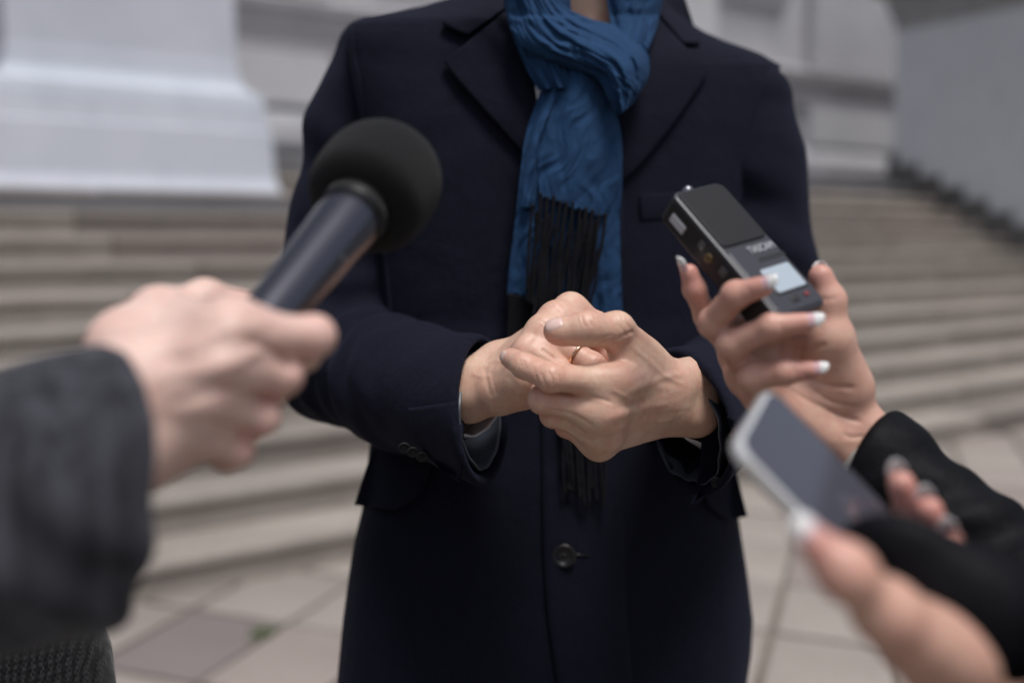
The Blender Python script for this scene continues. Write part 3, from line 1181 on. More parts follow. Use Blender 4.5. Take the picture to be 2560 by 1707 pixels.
# sleeves: soft fields, hollowed at the cuff
def sleeve(name, bones, cuff, nrm, inner, h, folds, parent, mat, kk=.03):
    pts = [b[0] for b in bones]
    A = np.array([tuple(p) for p in pts])
    F = Field(A.min(0) - .10, A.max(0) + .10, h)
    s = (slice(None),) * 3
    R = None
    for (a, ra), (b, rb) in zip(bones[:-1], bones[1:]):
        d = F.cone(a, b, ra, rb, s)
        R = d if R is None else smin(R, d, kk)
    nrm = Vector(nrm).normalized()
    X, Y, Z = F.grid(s)
    pl = (X - cuff.x) * nrm.x + (Y - cuff.y) * nrm.y + (Z - cuff.z) * nrm.z
    R = smax(R, pl + 0 * R, .004)
    ia, ib, r0, r1 = inner
    R = smax(R, -F.cone(ia, ib, r0, r1, s), .003)
    R = blur(R, 1)
    v, q = skin_net(R, F.lo, F.h)
    n = vnormals(v, q)
    out = np.zeros(len(v))
    for (c, a, lam, dep, rad, wob) in folds:
        c = np.array(c); a = np.array(Vector(a).normalized())
        dv = v - c
        t = dv @ a
        w = dv[:, 0] * 23 + dv[:, 2] * 17 - dv[:, 1] * 13
        out += dep * np.exp(-(np.linalg.norm(dv, axis=1) / rad) ** 2) * np.sin(2 * np.pi * t / lam + wob * np.sin(w) + c[0] * 40)
    sm = np.array([sculpt(Vector(p), .9) for p in v[::1]]) if len(v) < 60000 else 0
    v = v + n * (out + sm)[:, None]
    me = mesh_np(v, q, name)
    return link(name, me, mat, parent)


WL, WR = man_left_spec(), man_right_spec()
# image-left arm (holding hand with the ring)
cl = P(1216, 1018, .915)
el = P(842, 898, 1.125)
axl = (cl - el).normalized()
nl = V(.93, -.27, .14).normalized()
sleeve('sleeve', [(P(936, 140, 1.165), .044), (P(908, 330, 1.165), .061), (P(872, 600, 1.160), .066), (el, .066), (el.lerp(cl, .5) + V(0, 0, -.004), .061), (cl + axl * .05, .070)],
       cl, nl, (cl - axl * .12, cl + axl * .09, .050, .064), .0032,
       [(P(850, 880, 1.06), (cl - el), .040, .0042, .075, 1.2), (P(800, 760, 1.07), (-.2, 0, 1), .045, .0040, .07, 1.5), (P(960, 900, 1.0), (axl.x, axl.y, .8), .055, .0028, .07, 1.0), (P(870, 430, 1.1), (.35, 0, 1), .08, .0025, .12, 1.0)], coat, M_COAT)
cr = P(1700, 1056, .905)
er = P(1905, 945, 1.185)
axr = (cr - er).normalized()
nr = V(-.93, -.26, -.10).normalized()
sleeve('sleeve', [(P(1893, 254, 1.225), .044), (P(1882, 420, 1.230), .058), (P(1896, 650, 1.225), .062), (er, .066), (er.lerp(cr, .5), .062), (cr + axr * .05, .070)],
       cr, nr, (cr - axr * .12, cr + axr * .09, .050, .064), .0032,
       [(P(1890, 900, 1.1), (cr - er), .042, .0040, .07, 1.2), (P(1940, 640, 1.17), (.4, 0, 1), .07, .003, .12, 1.0)], coat, M_COAT)


def on_sleeve(o, fallback):
    bm = bmesh.new(); bm.from_mesh(o.data)
    bv = BVHTree.FromBMesh(bm); bm.free()

    def f(px, py):
        r = ray(px, py)
        loc, nrm, i, dist = bv.ray_cast(CAM, r.normalized())
        if loc is None: return fallback
        return min((loc - CAM).dot(_F), fallback + .02)
    return f


def cuff_tube(name, c, ax, r0, r1, length, mat, parent, wav=0.0, cut=None, sq=1.0, thick=.0012, nfold=7):
    """an open tube of cloth round the wrist"""
    ax = Vector(ax).normalized()
    s = ax.cross(V(0, 0, 1)).normalized(); u = s.cross(ax).normalized()
    rings = []
    for inner in (0, 1):
        rr = range(0, 11) if not inner else range(10, -1, -1)
        for i in rr:
            t = i / 10
            ring = []
            for j in range(56):
                a = 2 * math.pi * j / 56
                r = (r0 + (r1 - r0) * t) * (1 + wav * t * math.sin(nfold * a + 1.0) + wav * .6 * math.sin(13 * a + 4 * t)) - inner * thick
                off = ax * (length * (t - 1) + wav * .05 * math.sin(5 * a) * t)
                rv = s * (r * math.cos(a)) + u * (r * math.sin(a) * sq)
                if cut is not None: off = off - ax * (t * rv.dot(cut) / ax.dot(cut))
                ring.append(c + off + rv)
            rings.append(ring)
    v_, f_ = sweep(rings, True)
    me = mesh_from(v_, f_); fix_normals(me)
    return link(name, me, mat, parent)


SLV = [o for o in coat.children if o.name.startswith('sleeve')]
fa, fb = on_sleeve(SLV[0], .872), on_sleeve(SLV[1], .866)
patch('cuff_vent', [(1020, 1020), (1030, 1080), (1066, 1136), (1120, 1188)], [(1163, 1000), (1160, 1080), (1157, 1140), (1150, 1208)], M_COAT, SLV[0], 14, 12, lambda u, v: .0026, dfun=fa, thick=.003)
patch('cuff_vent', [(1756, 1040), (1752, 1120), (1744, 1200), (1722, 1270)], [(1850, 1040), (1838, 1110), (1806, 1180), (1750, 1256)], M_COAT, SLV[1], 14, 12, lambda u, v: .0026, dfun=fb, thick=.003)
for x, y, ff, so in ((1010, 1118, fa, 0), (1032, 1129, fa, 0), (1056, 1141, fa, 0), (1792, 1204, fb, 1)):
    bp = P(x, y, ff(x, y) - .004)
    v_, f_ = button_geo(bp, CAM - bp + V(0, 0, -.5), .0054)
    me = mesh_from(v_, f_); fix_normals(me)
    link('cuff_button', me, M_CUFFB, SLV[so])
wl, wr = WR['J']['W'], WL['J']['W']
al = (wl - WR['J']['E']).normalized(); ar = (wr - WL['J']['E']).normalized()
cuff_tube('shirt_cuff', Z1(180, 800, .900), (al + V(0, 0, .15)), .036, .0340, .06, M_SHIRT, man, .02)
cuff_tube('shirt_cuff', Z1(1680, 838, .902), (ar + V(0, 0, .22)), .038, .0355, .06, M_SHIRT, man, .02)
cuff_tube('cuff_lining', cl + V(-.004, 0, -.004), axl, .050, .0495, .055, M_LINING, coat, .022, nl, nfold=4)
cuff_tube('cuff_lining', cr + V(.003, 0, -.006), axr, .050, .050, .055, M_LINING, coat, .04, nr, nfold=5)

# hands: one skin with neck and head
LEFT_FOLDS = [
    ([(640, 632), (655, 690), (690, 748)], 3.2, -.0009), ([(682, 622), (712, 680), (712, 745)], 3.2, -.0010), ([(732, 625), (758, 680), (742, 742)], 3.4, -.0009), ([(606, 650), (618, 696), (640, 732)], 3, -.0006),
    ([(590, 600), (600, 640), (612, 668)], 3, -.0004), ([(500, 545), (512, 580), (520, 612)], 3, -.0005), ([(525, 552), (536, 585), (545, 618)], 3, -.0004),
    ([(895, 268), (902, 310), (925, 352)], 3.2, -.0008), ([(930, 262), (945, 305), (965, 348)], 3.2, -.0009), ([(965, 262), (988, 298), (1005, 330)], 3.2, -.0007), ([(865, 275), (872, 310), (890, 340)], 3, -.0005),
    ([(1000, 452), (1090, 432), (1185, 392), (1225, 372)], 5, -.0016), ([(930, 405), (948, 436), (934, 458)], 3.5, -.0011), ([(1050, 452), (1120, 466), (1190, 458)], 4, -.0009), ([(1010, 420), (1060, 405), (1110, 400)], 3.2, -.0006),
    ([(1120, 330), (1160, 370), (1180, 410)], 4, -.0005), ([(1160, 310), (1200, 350), (1222, 392)], 4, -.0005),
    ([(900, 590), (960, 628), (1000, 690)], 5, -.0004), ([(860, 600), (890, 640), (905, 690)], 4, -.0004),
    ([(585, 782), (612, 815), (640, 850)], 3, -.0005), ([(622, 770), (650, 806), (668, 842)], 3, -.0005), ([(640, 880), (668, 900), (690, 930)], 3, -.0004),
    # tendons and veins
    ([(1150, 790), (1300, 712), (1440, 660), (1560, 640)], 9, .0012), ([(1030, 935), (1180, 890), (1330, 850), (1450, 830)], 10, .0013), ([(1050, 1040), (1220, 975), (1380, 915)], 9, .0010),
    ([(1210, 470), (1320, 560), (1420, 655), (1560, 720)], 6.5, .0009), ([(1075, 735), (1150, 775), (1225, 805), (1310, 765)], 6, .0009), ([(1320, 560), (1340, 640), (1300, 730)], 5.5, .0006), ([(1250, 930), (1360, 950), (1480, 935)], 6, .0007),
    # dips between the knuckles
    ([(1095, 850), (1200, 838), (1290, 800)], 12, -.0016), ([(1085, 990), (1180, 950), (1280, 915)], 11, -.0014), ([(1050, 1075), (1150, 1040)], 9, -.0010), ([(1240, 600), (1290, 660), (1330, 720)], 16, -.0011),
    ([(760, 770), (900, 782), (1010, 800), (1100, 830)], 5, -.0012), ([(700, 868), (840, 900), (985, 985)], 5, -.0014), ([(760, 965), (870, 1030), (980, 1075)], 5, -.0012),
]
RIGHT_FOLDS = [
    ([(640, 482), (700, 528), (780, 572)], 4.5, -.0018), ([(560, 505), (610, 535), (650, 575)], 4, -.0006), ([(285, 600), (296, 690), (330, 800)], 7, -.0012), ([(320, 620), (335, 700), (365, 790)], 6, -.0007),
    ([(640, 345), (520, 450), (400, 550)], 9, .0012), ([(735, 245), (610, 345), (470, 455)], 9, .0011), ([(530, 480), (430, 570), (340, 640)], 9, .0011),
    ([(690, 290), (600, 390), (500, 470)], 9, -.0012), ([(590, 410), (500, 500), (400, 590)], 9, -.0010), ([(790, 200), (700, 270)], 9, -.0010),
    ([(700, 205), (740, 225), (770, 255)], 3, -.0005), ([(610, 300), (650, 315), (690, 350)], 3, -.0005), ([(330, 560), (420, 560), (520, 520)], 6, .0008), ([(200, 640), (260, 660), (320, 650)], 6, .0007),
    ([(420, 640), (480, 720), (560, 760)], 9, -.0007), ([(820, 290), (860, 310), (900, 350)], 3.5, -.0006),
]
parts = []
fl = []
wk = []
skins = []
for sp, vox in ((WL, .00085), (WR, .00095)):
    v, q = build_hand(sp, vox)
    n = vnormals(v, q)
    J = sp['J']; up = J['up']
    lines = []
    for f in ('idx', 'mid', 'rin', 'pin', 'thb'):
        p = J[f]
        for i, (reach, dep) in ((1, (.0056, .0007)), (2, (.0034, .0004))):
            a = (Vector(p[i + 1]) - Vector(p[i - 1])).normalized()
            b1 = (Vector(p[i]) - Vector(p[i - 1])).normalized(); b2 = (Vector(p[i + 1]) - Vector(p[i])).normalized()
            o = b1 - b2
            o = o if o.length > .15 else up
            if f == 'thb' and sp is WL: o = V(0, -.5, 1) if i == 1 else V(0, -.65, .75)
            lines.append((Vector(p[i]) + o.normalized() * .009, a, o, reach, .0030, dep, .0095))
        fl += [(p[1], .012, .50), (p[2], .011, .35), (p[3], .012, .75), (p[0] + up * .008, .011, .25)]
    v = wrinkle(v, n, lines)
    n = vnormals(v, q)
    v = carve(v, n, lambda a, b: (1100 + a / 2.5286, 680 + b / 2.5286), LEFT_FOLDS if sp is WL else RIGHT_FOLDS, .56)
    skins.append((v, q))


def head_geo():
    """neck, head and the hidden rest of the body: one coarse soft field"""
    nk = P(1468, 60, 1.148)
    hd = nk + V(.004, .015, .165)
    F = Field(np.array(nk) - [.30, .20, .28], np.array(nk) + [.34, .26, .34], .0055)
    s = (slice(None),) * 3
    R = F.cone(nk - V(0, -.02, .16), nk + V(0, .012, .07), .074, .058, s)
    R = smin(R, F.ell(hd + V(0, .015, .035), [(.077, 0, 0), (0, .098, 0), (0, 0, .105)], s), .03)
    R = smin(R, F.ell(hd + V(0, -.028, -.045), [(.062, 0, 0), (0, .070, 0), (0, 0, .072)], s), .03)
    R = smin(R, F.ell(hd + V(0, -.078, -.088), [(.026, 0, 0), (0, .020, 0), (0, 0, .018)], s), .025)
    R = smin(R, F.cone(hd + V(0, -.092, .012), hd + V(0, -.116, -.024), .007, .013, s), .012)
    for sx in (-1, 1):
        R = smin(R, F.ell(hd + V(sx * .080, .012, -.012), [(.010, 0, 0), (0, .018, .004), (0, -.004, .031)], s), .008)
        R = smin(R, F.cone(hd + V(sx * .016, -.096, .027), hd + V(sx * .048, -.086, .028), .008, .007, s), .012)
        R = smax(R, -F.ell(hd + V(sx * .031, -.100, .010), [(.014, 0, 0), (0, .012, 0), (0, 0, .009)], s), .010)
        R = smin(R, F.ell(hd + V(sx * .031, -.080, .008), [(.0125, 0, 0), (0, .012, 0), (0, 0, .0125)], s), .003)
        R = smin(R, F.cone(nk - V(0, -.02, .12), P(1400, 120, 1.2) + V(sx * .12, .0, -.04), .05, .03, s), .03)
    R = smax(R, -F.cone(hd + V(-.022, -.106, -.054), hd + V(.022, -.106, -.054), .0035, .0035, s), .006)
    R = smin(R, F.cone(hd + V(-.018, -.098, -.062), hd + V(.018, -.098, -.062), .007, .007, s), .006)
    R[[0, -1], :, :] = .05; R[:, [0, -1], :] = .05; R[:, :, [0, -1]] = .05
    return skin_net(R, F.lo, F.h), hd


hg, HD = head_geo()
skins.append(hg)
# forearms run on inside the sleeves to the shoulders so that the body is one figure
F = Field(np.array(P(800, 1000, 1.3)) - [.1, .25, .15], np.array(P(2000, 60, 1.3)) + [.1, .08, .1], .009)
s_ = (slice(None),) * 3
R = F.cone(WR['J']['E'], P(905, 330, 1.165), .032, .040, s_)
R = smin(R, F.cone(P(905, 330, 1.165), P(990, 170, 1.185), .040, .036, s_), .02)
R = smin(R, F.cone(WL['J']['E'], P(1898, 650, 1.225), .032, .036, s_), .02)
R = smin(R, F.cone(P(1898, 650, 1.225), P(1884, 420, 1.230), .036, .040, s_), .02)
R = smin(R, F.cone(P(1884, 420, 1.230), P(1830, 260, 1.225), .040, .034, s_), .02)
R = smin(R, F.cone(P(1000, 220, 1.19), P(1800, 290, 1.235), .035, .035, s_), .02)
skins.append(skin_net(R, F.lo, F.h))
off = 0; va = []; qa = []
for v, q in skins:
    va.append(v); qa.append(q + off); off += len(v)
va = np.concatenate(va); qa = np.concatenate(qa)
me = mesh_np(va, qa, 'body')
flush_attr(me, va, fl)
link('body', me, M_SKIN, man)

# hair: short, over the crown and the back of the head
M_HAIR, _n, _l, _b = nodes('brown_hair')
inp(_b, Base_Color=(.035, .022, .014, 1), Roughness=0.5)
F = Field(np.array(HD) - .15, np.array(HD) + .17, .006)
R = F.ell(HD + V(0, .022, .045), [(.083, 0, 0), (0, .102, 0), (0, 0, .108)], s_)
X, Y, Z = F.grid(s_)
R = smax(R, -(Y - HD.y + .065) * .8 - (Z - HD.z - .055) * 1.0 + 0 * R, .01)
R = smax(R, -(Z - HD.z + .06) - .0 * X + 0 * R, .01)
v, q = skin_net(R, F.lo, F.h)
link('hair', mesh_np(v, q), M_HAIR, man)

# nails and ring
JL, JR = WL['J'], WR['J']
BV_HAND = BVHTree.FromPolygons(skins[0][0].tolist(), skins[0][1].tolist())
ta = (JL['thb'][3] - JL['thb'][2]).normalized()
nu_ = V(-.12, -.66, .74); nu_ = (nu_ - ta * nu_.dot(ta)).normalized()
v_, f_ = nail_geo(JL['thb'][3] + ta * .0080 + nu_ * .0104, ta - nu_ * .12, nu_, .0155, .0136, .66, flat=.5)
seat_nail(v_, BV_HAND, nu_)
me = mesh_from(v_, f_); fix_normals(me)
link('fingernail', me, M_NAIL, man)
ta = JL['idx'][3] - JL['idx'][2]
ta.normalize(); nu_ = V(-.75, -.5, .35); nu_ = (nu_ - ta * nu_.dot(ta)).normalized()
v_, f_ = nail_geo(JL['idx'][3] + ta * .0062 + nu_ * .0082, ta - nu_ * .14, nu_, .0120, .0100, .6, flat=.5)
seat_nail(v_, BV_HAND, nu_)
me = mesh_from(v_, f_); fix_normals(me)
link('fingernail', me, M_NAIL, man)

rc = JR['rin'][0].lerp(JR['rin'][1], .70)
ra = (JR['rin'][1] - JR['rin'][0]).normalized()
rs = ra.cross(V(0, 0, 1)).normalized(); ru = rs.cross(ra).normalized()
rings = []
for w, dr in ((-.0016, .0), (-.0010, .0009), (0, .0012), (.0010, .0009), (.0016, 0), (0, -.0006)):
    rings.append([rc + ra * w + (rs * math.cos(t) + ru * math.sin(t)) * (.01185 + dr) for t in np.linspace(0, 2 * math.pi, 48, endpoint=False)])
rings.append(rings[0])
v_, f_ = sweep(rings, True)
me = mesh_from(v_, f_); fix_normals(me)
link('ring', me, M_GOLD, man)

# ------------------------------------------------------------------ the scarf
scarf = empty('scarf', P(1450, 150, 1.06))
set_parent(scarf, man)


def folds(seed, n, amp, sharp=1.6, drift=1.2, ang=0.35):
    ca, sa = math.cos(ang), math.sin(ang)
    r = random.Random(seed)
    W_ = [(r.uniform(.6, 1.3) * n, r.uniform(0, 6.28), r.uniform(-drift, drift), r.uniform(.5, 1.0)) for _ in range(4)]

    def f(u, v, x, y):
        t = 0
        for k, ph, dr, a in W_:
            s = math.sin(math.pi * k * v + ph + dr * 3.14 * u + .9 * math.sin(4 * u + ph * 3))
            t += a * (1 - (1 - abs(s)) ** sharp)
        a_, b_ = x * ca + y * sa, y * ca - x * sa
        w_ = cn(Vector((x * .012, y * .012, seed * 3.0))) * 2.2
        t2 = .9 - .75 * abs(cn(Vector((a_ * .034 + w_, b_ * .0075, seed * 31.3)))) - .30 * abs(cn(Vector((a_ * .075 + w_, b_ * .016, seed * 17.7))))
        return amp * 2.1 * (t / 2.0 - .8 + t2 * .85)
    return f


base = lambda x, y: torso_front(x, max(y, 40) if y > -80 else 40)
frag = random.Random(5)
rag = lambda v: 5 * math.sin(v * 61) + 3 * math.sin(v * 37 + 1) + 4 * math.sin(v * 17)
sub = lambda n, *a, **k: patch(n, *a, **k)
# what lies round the neck behind
sub('neck_wrap', [(1236, -160), (1250, -60), (1262, 20), (1282, 90), (1312, 165), (1346, 226)], [(1420, -160), (1425, -60), (1428, 20), (1440, 90), (1455, 150), (1470, 215)],
    M_SCARF, scarf, nu=50, nv=50, off=lambda u, v: .016 + .026 * math.sin(math.pi * min(1, v * .8 + .1)) - .004 * u, dfun=base, thick=.002, uvs=(.6, 1.6), fold=folds(3, 4, .0045, ang=-.5))
sub('neck_wrap', [(1508, -160), (1512, -40), (1520, 20), (1530, 80), (1535, 130)], [(1668, -160), (1664, -40), (1653, 20), (1636, 88), (1600, 170)],
    M_SCARF, scarf, nu=46, nv=50, off=lambda u, v: .020 + .024 * math.sin(math.pi * min(1, v * .9 + .08)), dfun=base, thick=.002, uvs=(.6, 1.4), fold=folds(8, 4, .0045))
# back tail, wider and longer
sub('tail', [(1356, 215), (1316, 330), (1300, 440), (1287, 560), (1275, 650), (1268, 730)], [(1520, 215), (1552, 330), (1556, 440), (1550, 560), (1552, 670), (1557, 790)],
    M_SCARF, scarf, nu=80, nv=70, off=lambda u, v: .012 + .014 * math.sin(math.pi * v) * (1 - .4 * u), dfun=base, thick=.0016, uvs=(1.2, 3.0), fold=folds(12, 4.2, .0042), ragged=rag)
# front tail coming out under the crossing band
sub('tail', [(1392, 150), (1366, 250), (1350, 340), (1345, 430), (1350, 490)], [(1506, 165), (1530, 280), (1553, 380), (1546, 460), (1514, 545)],
    M_SCARF, scarf, nu=80, nv=70, off=lambda u, v: .026 + .018 * math.sin(math.pi * v) * (1 - .25 * u), dfun=base, thick=.0016, uvs=(1.0, 2.0), fold=folds(21, 2.0, .0036, 1.6), ragged=rag)
# narrow fold at its side
sub('tail', [(1400, 170), (1362, 250), (1326, 350), (1310, 430), (1300, 520)], [(1420, 175), (1395, 260), (1362, 350), (1352, 430), (1340, 520)],
    M_SCARF, scarf, nu=50, nv=24, off=lambda u, v: .024 + .013 * math.sin(math.pi * v) * (1 - .7 * u), dfun=base, thick=.0016, uvs=(.4, 2.0), fold=folds(27, 1.2, .0035))
# the crossing band: from the upper left round to the lower right
sub('crossing_band', [(1190, -150), (1252, -25), (1280, 82), (1334, 138), (1418, 170), (1490, 196), (1520, 245), (1548, 290)], [(1370, -150), (1398, -5), (1462, 42), (1538, 64), (1594, 92), (1622, 140), (1618, 200), (1580, 262)],
    M_SCARF, scarf, nu=110, nv=80, off=lambda u, v: .034 + .034 * math.sin(math.pi * min(1, max(0, v * .92 + .06))) * (.75 + .5 * u - .75 * max(0, u - .75) * 2), dfun=base, thick=.002, uvs=(1.0, 3.0), fold=folds(33, 3.4, .0062, 1.5, .8, -.75))


def cord(path, r0=.0013, pitch=.0075):
    """two strands twisted round each other with a little knot at the end"""
    path = catmull([tuple(p) for p in path], 34)
    fr = frames(path)
    L = [0]
    for i in range(1, len(path)): L.append(L[-1] + float(np.linalg.norm(path[i] - path[i - 1])))
    geo = []
    for k in (0, math.pi):
        pp = []
        for p, (t, s, u), l in zip(path, fr, L):
            a = 2 * math.pi * l / pitch + k
            pp.append(Vector(p) + (s * math.cos(a) + u * math.sin(a)) * r0 * .8)
        geo.append(tube(pp, [r0 * (1.0 if i < 30 else 1.25) for i in range(34)], 6))
    return join_geo(geo)


def tassel(path, r0=.0013):
    v_, f_ = cord(path, r0)
    return link('tassel', mesh_from(v_, f_), M_FRINGE, scarf)


r5 = random.Random(11)
for i in range(11):
    t = i / 10
    x, y = 1352 + 162 * t, 490 + 54 * t + 5 * math.sin(i * 2.3)
    lean = -34 + r5.uniform(-10, 10) - 22 * t
    ln = r5.uniform(235, 285)
    d0 = base(x, y) - .046
    pts = [P(x, y - 6, d0 + .002)]
    for q in (.25, .5, .75, 1.0):
        xx, yy = x + lean * q ** 1.3 + r5.uniform(-3, 3), y + ln * q
        pts.append(P(xx, yy, base(xx, yy) - .046 + .008 * q))
    tassel(pts, .0015)
for i in range(24):
    x = 1334 + 160 * i / 23 + r5.uniform(-3, 3); y = 500 + 44 * i / 23 + r5.uniform(4, 90)
    pts = [P(x, y, base(x, y) - .042)]
    lean = r5.uniform(-42, -8)
    for q in (.3, .6, 1.0):
        xx, yy = x + lean * q + r5.uniform(-4, 4), y + q * r5.uniform(210, 270)
        pts.append(P(xx, yy, base(xx, yy) - .040 + r5.uniform(-.003, .002)))
    tassel(pts, .00115)
for i in range(9):
    x = 1272 + 56 * i / 8; y = 735 + 10 * i / 8
    pts = [P(x, y, base(x, y) - .022)]
    for q in (.3, .6, 1.0):
        xx, yy = x + r5.uniform(-6, 10) * q, y + q * r5.uniform(120, 170)
        pts.append(P(xx, yy, base(xx, yy) - .022))
    tassel(pts)
for i in range(10):
    x = 1412 + 98 * i / 9 + r5.uniform(-4, 4)
    pts = [P(1380 + 130 * i / 9, 800, base(1440, 800) - .016)]
    for q in (.3, .6, .85, 1.0):
        yy = 800 + q * r5.uniform(420, 470)
        xx = 1380 + 130 * i / 9 + (x - 1380 - 130 * i / 9) * q + r5.uniform(-5, 5)
        pts.append(P(xx, yy, base(xx, yy) - .016 + r5.uniform(-.003, .002)))
    tassel(pts)

# trousers and shoes below the frame
for sx in (-1, 1):
    hip = man.location + V(sx * .11, .0, .62)
    ank = man.location + V(sx * .12, .0, .06)
    v_, f_ = tube([hip, hip.lerp(ank, .5) + V(0, -.01, 0), ank], [.095, .075, .06], 20)
    link('trouser_leg', mesh_from(v_, f_), M_TROUSER, man)
    F = Field(np.array(ank) - [.09, .27, .08], np.array(ank) + [.09, .14, .09], .006)
    R = F.cone(ank + V(0, .05, -.015), ank + V(sx * .01, -.05, -.005), .042, .044, s_)
    R = smin(R, F.cone(ank + V(sx * .01, -.06, -.015), ank + V(sx * .02, -.18, -.028), .045, .032, s_), .03)
    X, Y, Z = F.grid(s_)
    R = smax(R, -(Z - .004) + 0 * R, .004)
    v, q = skin_net(R, F.lo, F.h)
    link('shoe', mesh_np(v, q), M_SHOE, man)


# ------------------------------------------------------------------ the microphone
def lathe(A, B, prof, n=48):
    """prof: (distance along A->B in metres, radius)"""
    A, B = Vector(A), Vector(B)
    ax = (B - A).normalized()
    s = ax.cross(V(0, 0, 1)).normalized(); u = s.cross(ax).normalized()
    rings = [[A + ax * t + (s * math.cos(a) + u * math.sin(a)) * max(r, .0002) for a in np.linspace(0, 2 * math.pi, n, endpoint=False)] for t, r in prof]
    v_, f_ = sweep(rings, True, True, True)
    me = mesh_from(v_, f_); fix_normals(me)
    return me


M_FOAM, N_, L_, b_ = nodes('black_foam')
v0 = coord(N_, L_)
fo = tex_noise(N_, L_, v0, 900, 3, 0.7)
L_.new(ramp(N_, L_, fo, [(0.35, (.005, .005, .0055)), (0.7, (.013, .013, .014))]), b_.inputs['Base Color'])
inp(b_, Roughness=0.95, Sheen_Weight=0.06, Sheen_Roughness=0.6)
b_.inputs['Specular IOR Level'].default_value = 0.15
bump(N_, L_, b_, fo, 0.8, 0.0015)
M_MIC, _n, _l, _b = nodes('mic_lacquer')
inp(_b, Base_Color=(.12, .12, .14, 1), Roughness=0.24, Metallic=0.95, Coat_Weight=0.0, Coat_Roughness=0.2)
M_BLACKPL, _n, _l, _b = nodes('black_plastic')
inp(_b, Base_Color=(.010, .010, .011, 1), Roughness=0.45)
M_STEEL, _n, _l, _b = nodes('dull_steel')
inp(_b, Base_Color=(.25, .25, .27, 1), Roughness=0.35, Metallic=1.0)

mb, mt_ = P(632, 842, .532), P(877, 543, .628)
axm = (mt_ - mb).normalized()
mic = empty('microphone', mb, 'black handheld microphone with a round foam windscreen held towards the coat', 'microphone')
Lm = (mt_ - mb).length
link('handle', lathe(mb, mt_, [(-.030, .009), (-.029, .0125), (-.02, .0140), (0, .0150), (Lm * .4, .0170), (Lm * .75, .0192), (Lm - .012, .0206), (Lm - .004, .0208), (Lm - .0005, .0202)]), M_MIC, mic)
rings = []
prof = [(Lm, .0196), (Lm + .001, .0210), (Lm + .012, .0216), (Lm + .013, .0204)]
me = lathe(mb, mt_, prof, 48)
col = link('collar', me, M_BLACKPL, mic)
s_a = axm.cross(V(0, 0, 1)).normalized(); u_a = s_a.cross(axm).normalized()
geo = []
for i in range(64):
    a = 2 * math.pi * i / 64
    rd = s_a * math.cos(a) + u_a * math.sin(a)
    p0 = mb + axm * (Lm + .0022) + rd * .0213
    p1 = mb + axm * (Lm + .0112) + rd * .0218
    geo.append(tube([p0, p1], [.0006, .0006], 5))
v_, f_ = join_geo(geo)
tag(link('knurling', mesh_from(v_, f_), M_BLACKPL, mic), kind='stuff')
fc = mb + axm * (Lm + .0505)
pr = []
for i in range(33):
    t = -1 + 2 * i / 32
    r = .0415 * (1 - max(0, t) ** 2.1) ** .5 if t > 0 else .0415 * (1 - .10 * t * t) * (1 - abs(t) ** 9) ** .5
    x = .0445 * t if t > 0 else .0360 * t
    if t < -.97: r = min(r, .022)
    pr.append((x + Lm + .0450, max(r, .0005)))
link('windscreen', lathe(mb, mt_, pr, 64), M_FOAM, mic)
sp_ = P(852, 646, .585)
link('screw', lathe(sp_ + V(0, -.001, 0), sp_ + V(.001, -.01, .001), [(-.004, .0026), (.0, .0026), (.0008, .0020)], 16), M_STEEL, mic)


# ------------------------------------------------------------------ bystanders: shared pieces
def torso_rows(rows, dc, b, name, mat, parent, expo=2.4):
    """rows: (z, x left, x right)"""
    zs = np.linspace(rows[0][0], rows[-1][0], 60)
    ra_ = np.array(sorted(rows))
    rings = []
    for z in zs:
        xl, xr = np.interp(z, ra_[:, 0], ra_[:, 1]), np.interp(z, ra_[:, 0], ra_[:, 2])
        cx, ax = (xl + xr) / 2, (xr - xl) / 2
        k = min(1.0, .35 + (rows[0][0] - z) * 6)
        ring = []
        for j in range(72):
            th = 2 * math.pi * j / 72
            c, s = math.cos(th), math.sin(th)
            q = (abs(c) ** expo + abs(s) ** expo) ** (-1 / expo)
            p = V(cx + ax * c * q, dc - b * k * s * q, float(z))
            p += V(c, -s, 0) * sculpt(p, 1.5)
            ring.append(p)
        rings.append(ring)
    v_, f_ = sweep(rings, True, True, True)
    me = mesh_from(v_, f_); fix_normals(me)
    return link(name, me, mat, parent)


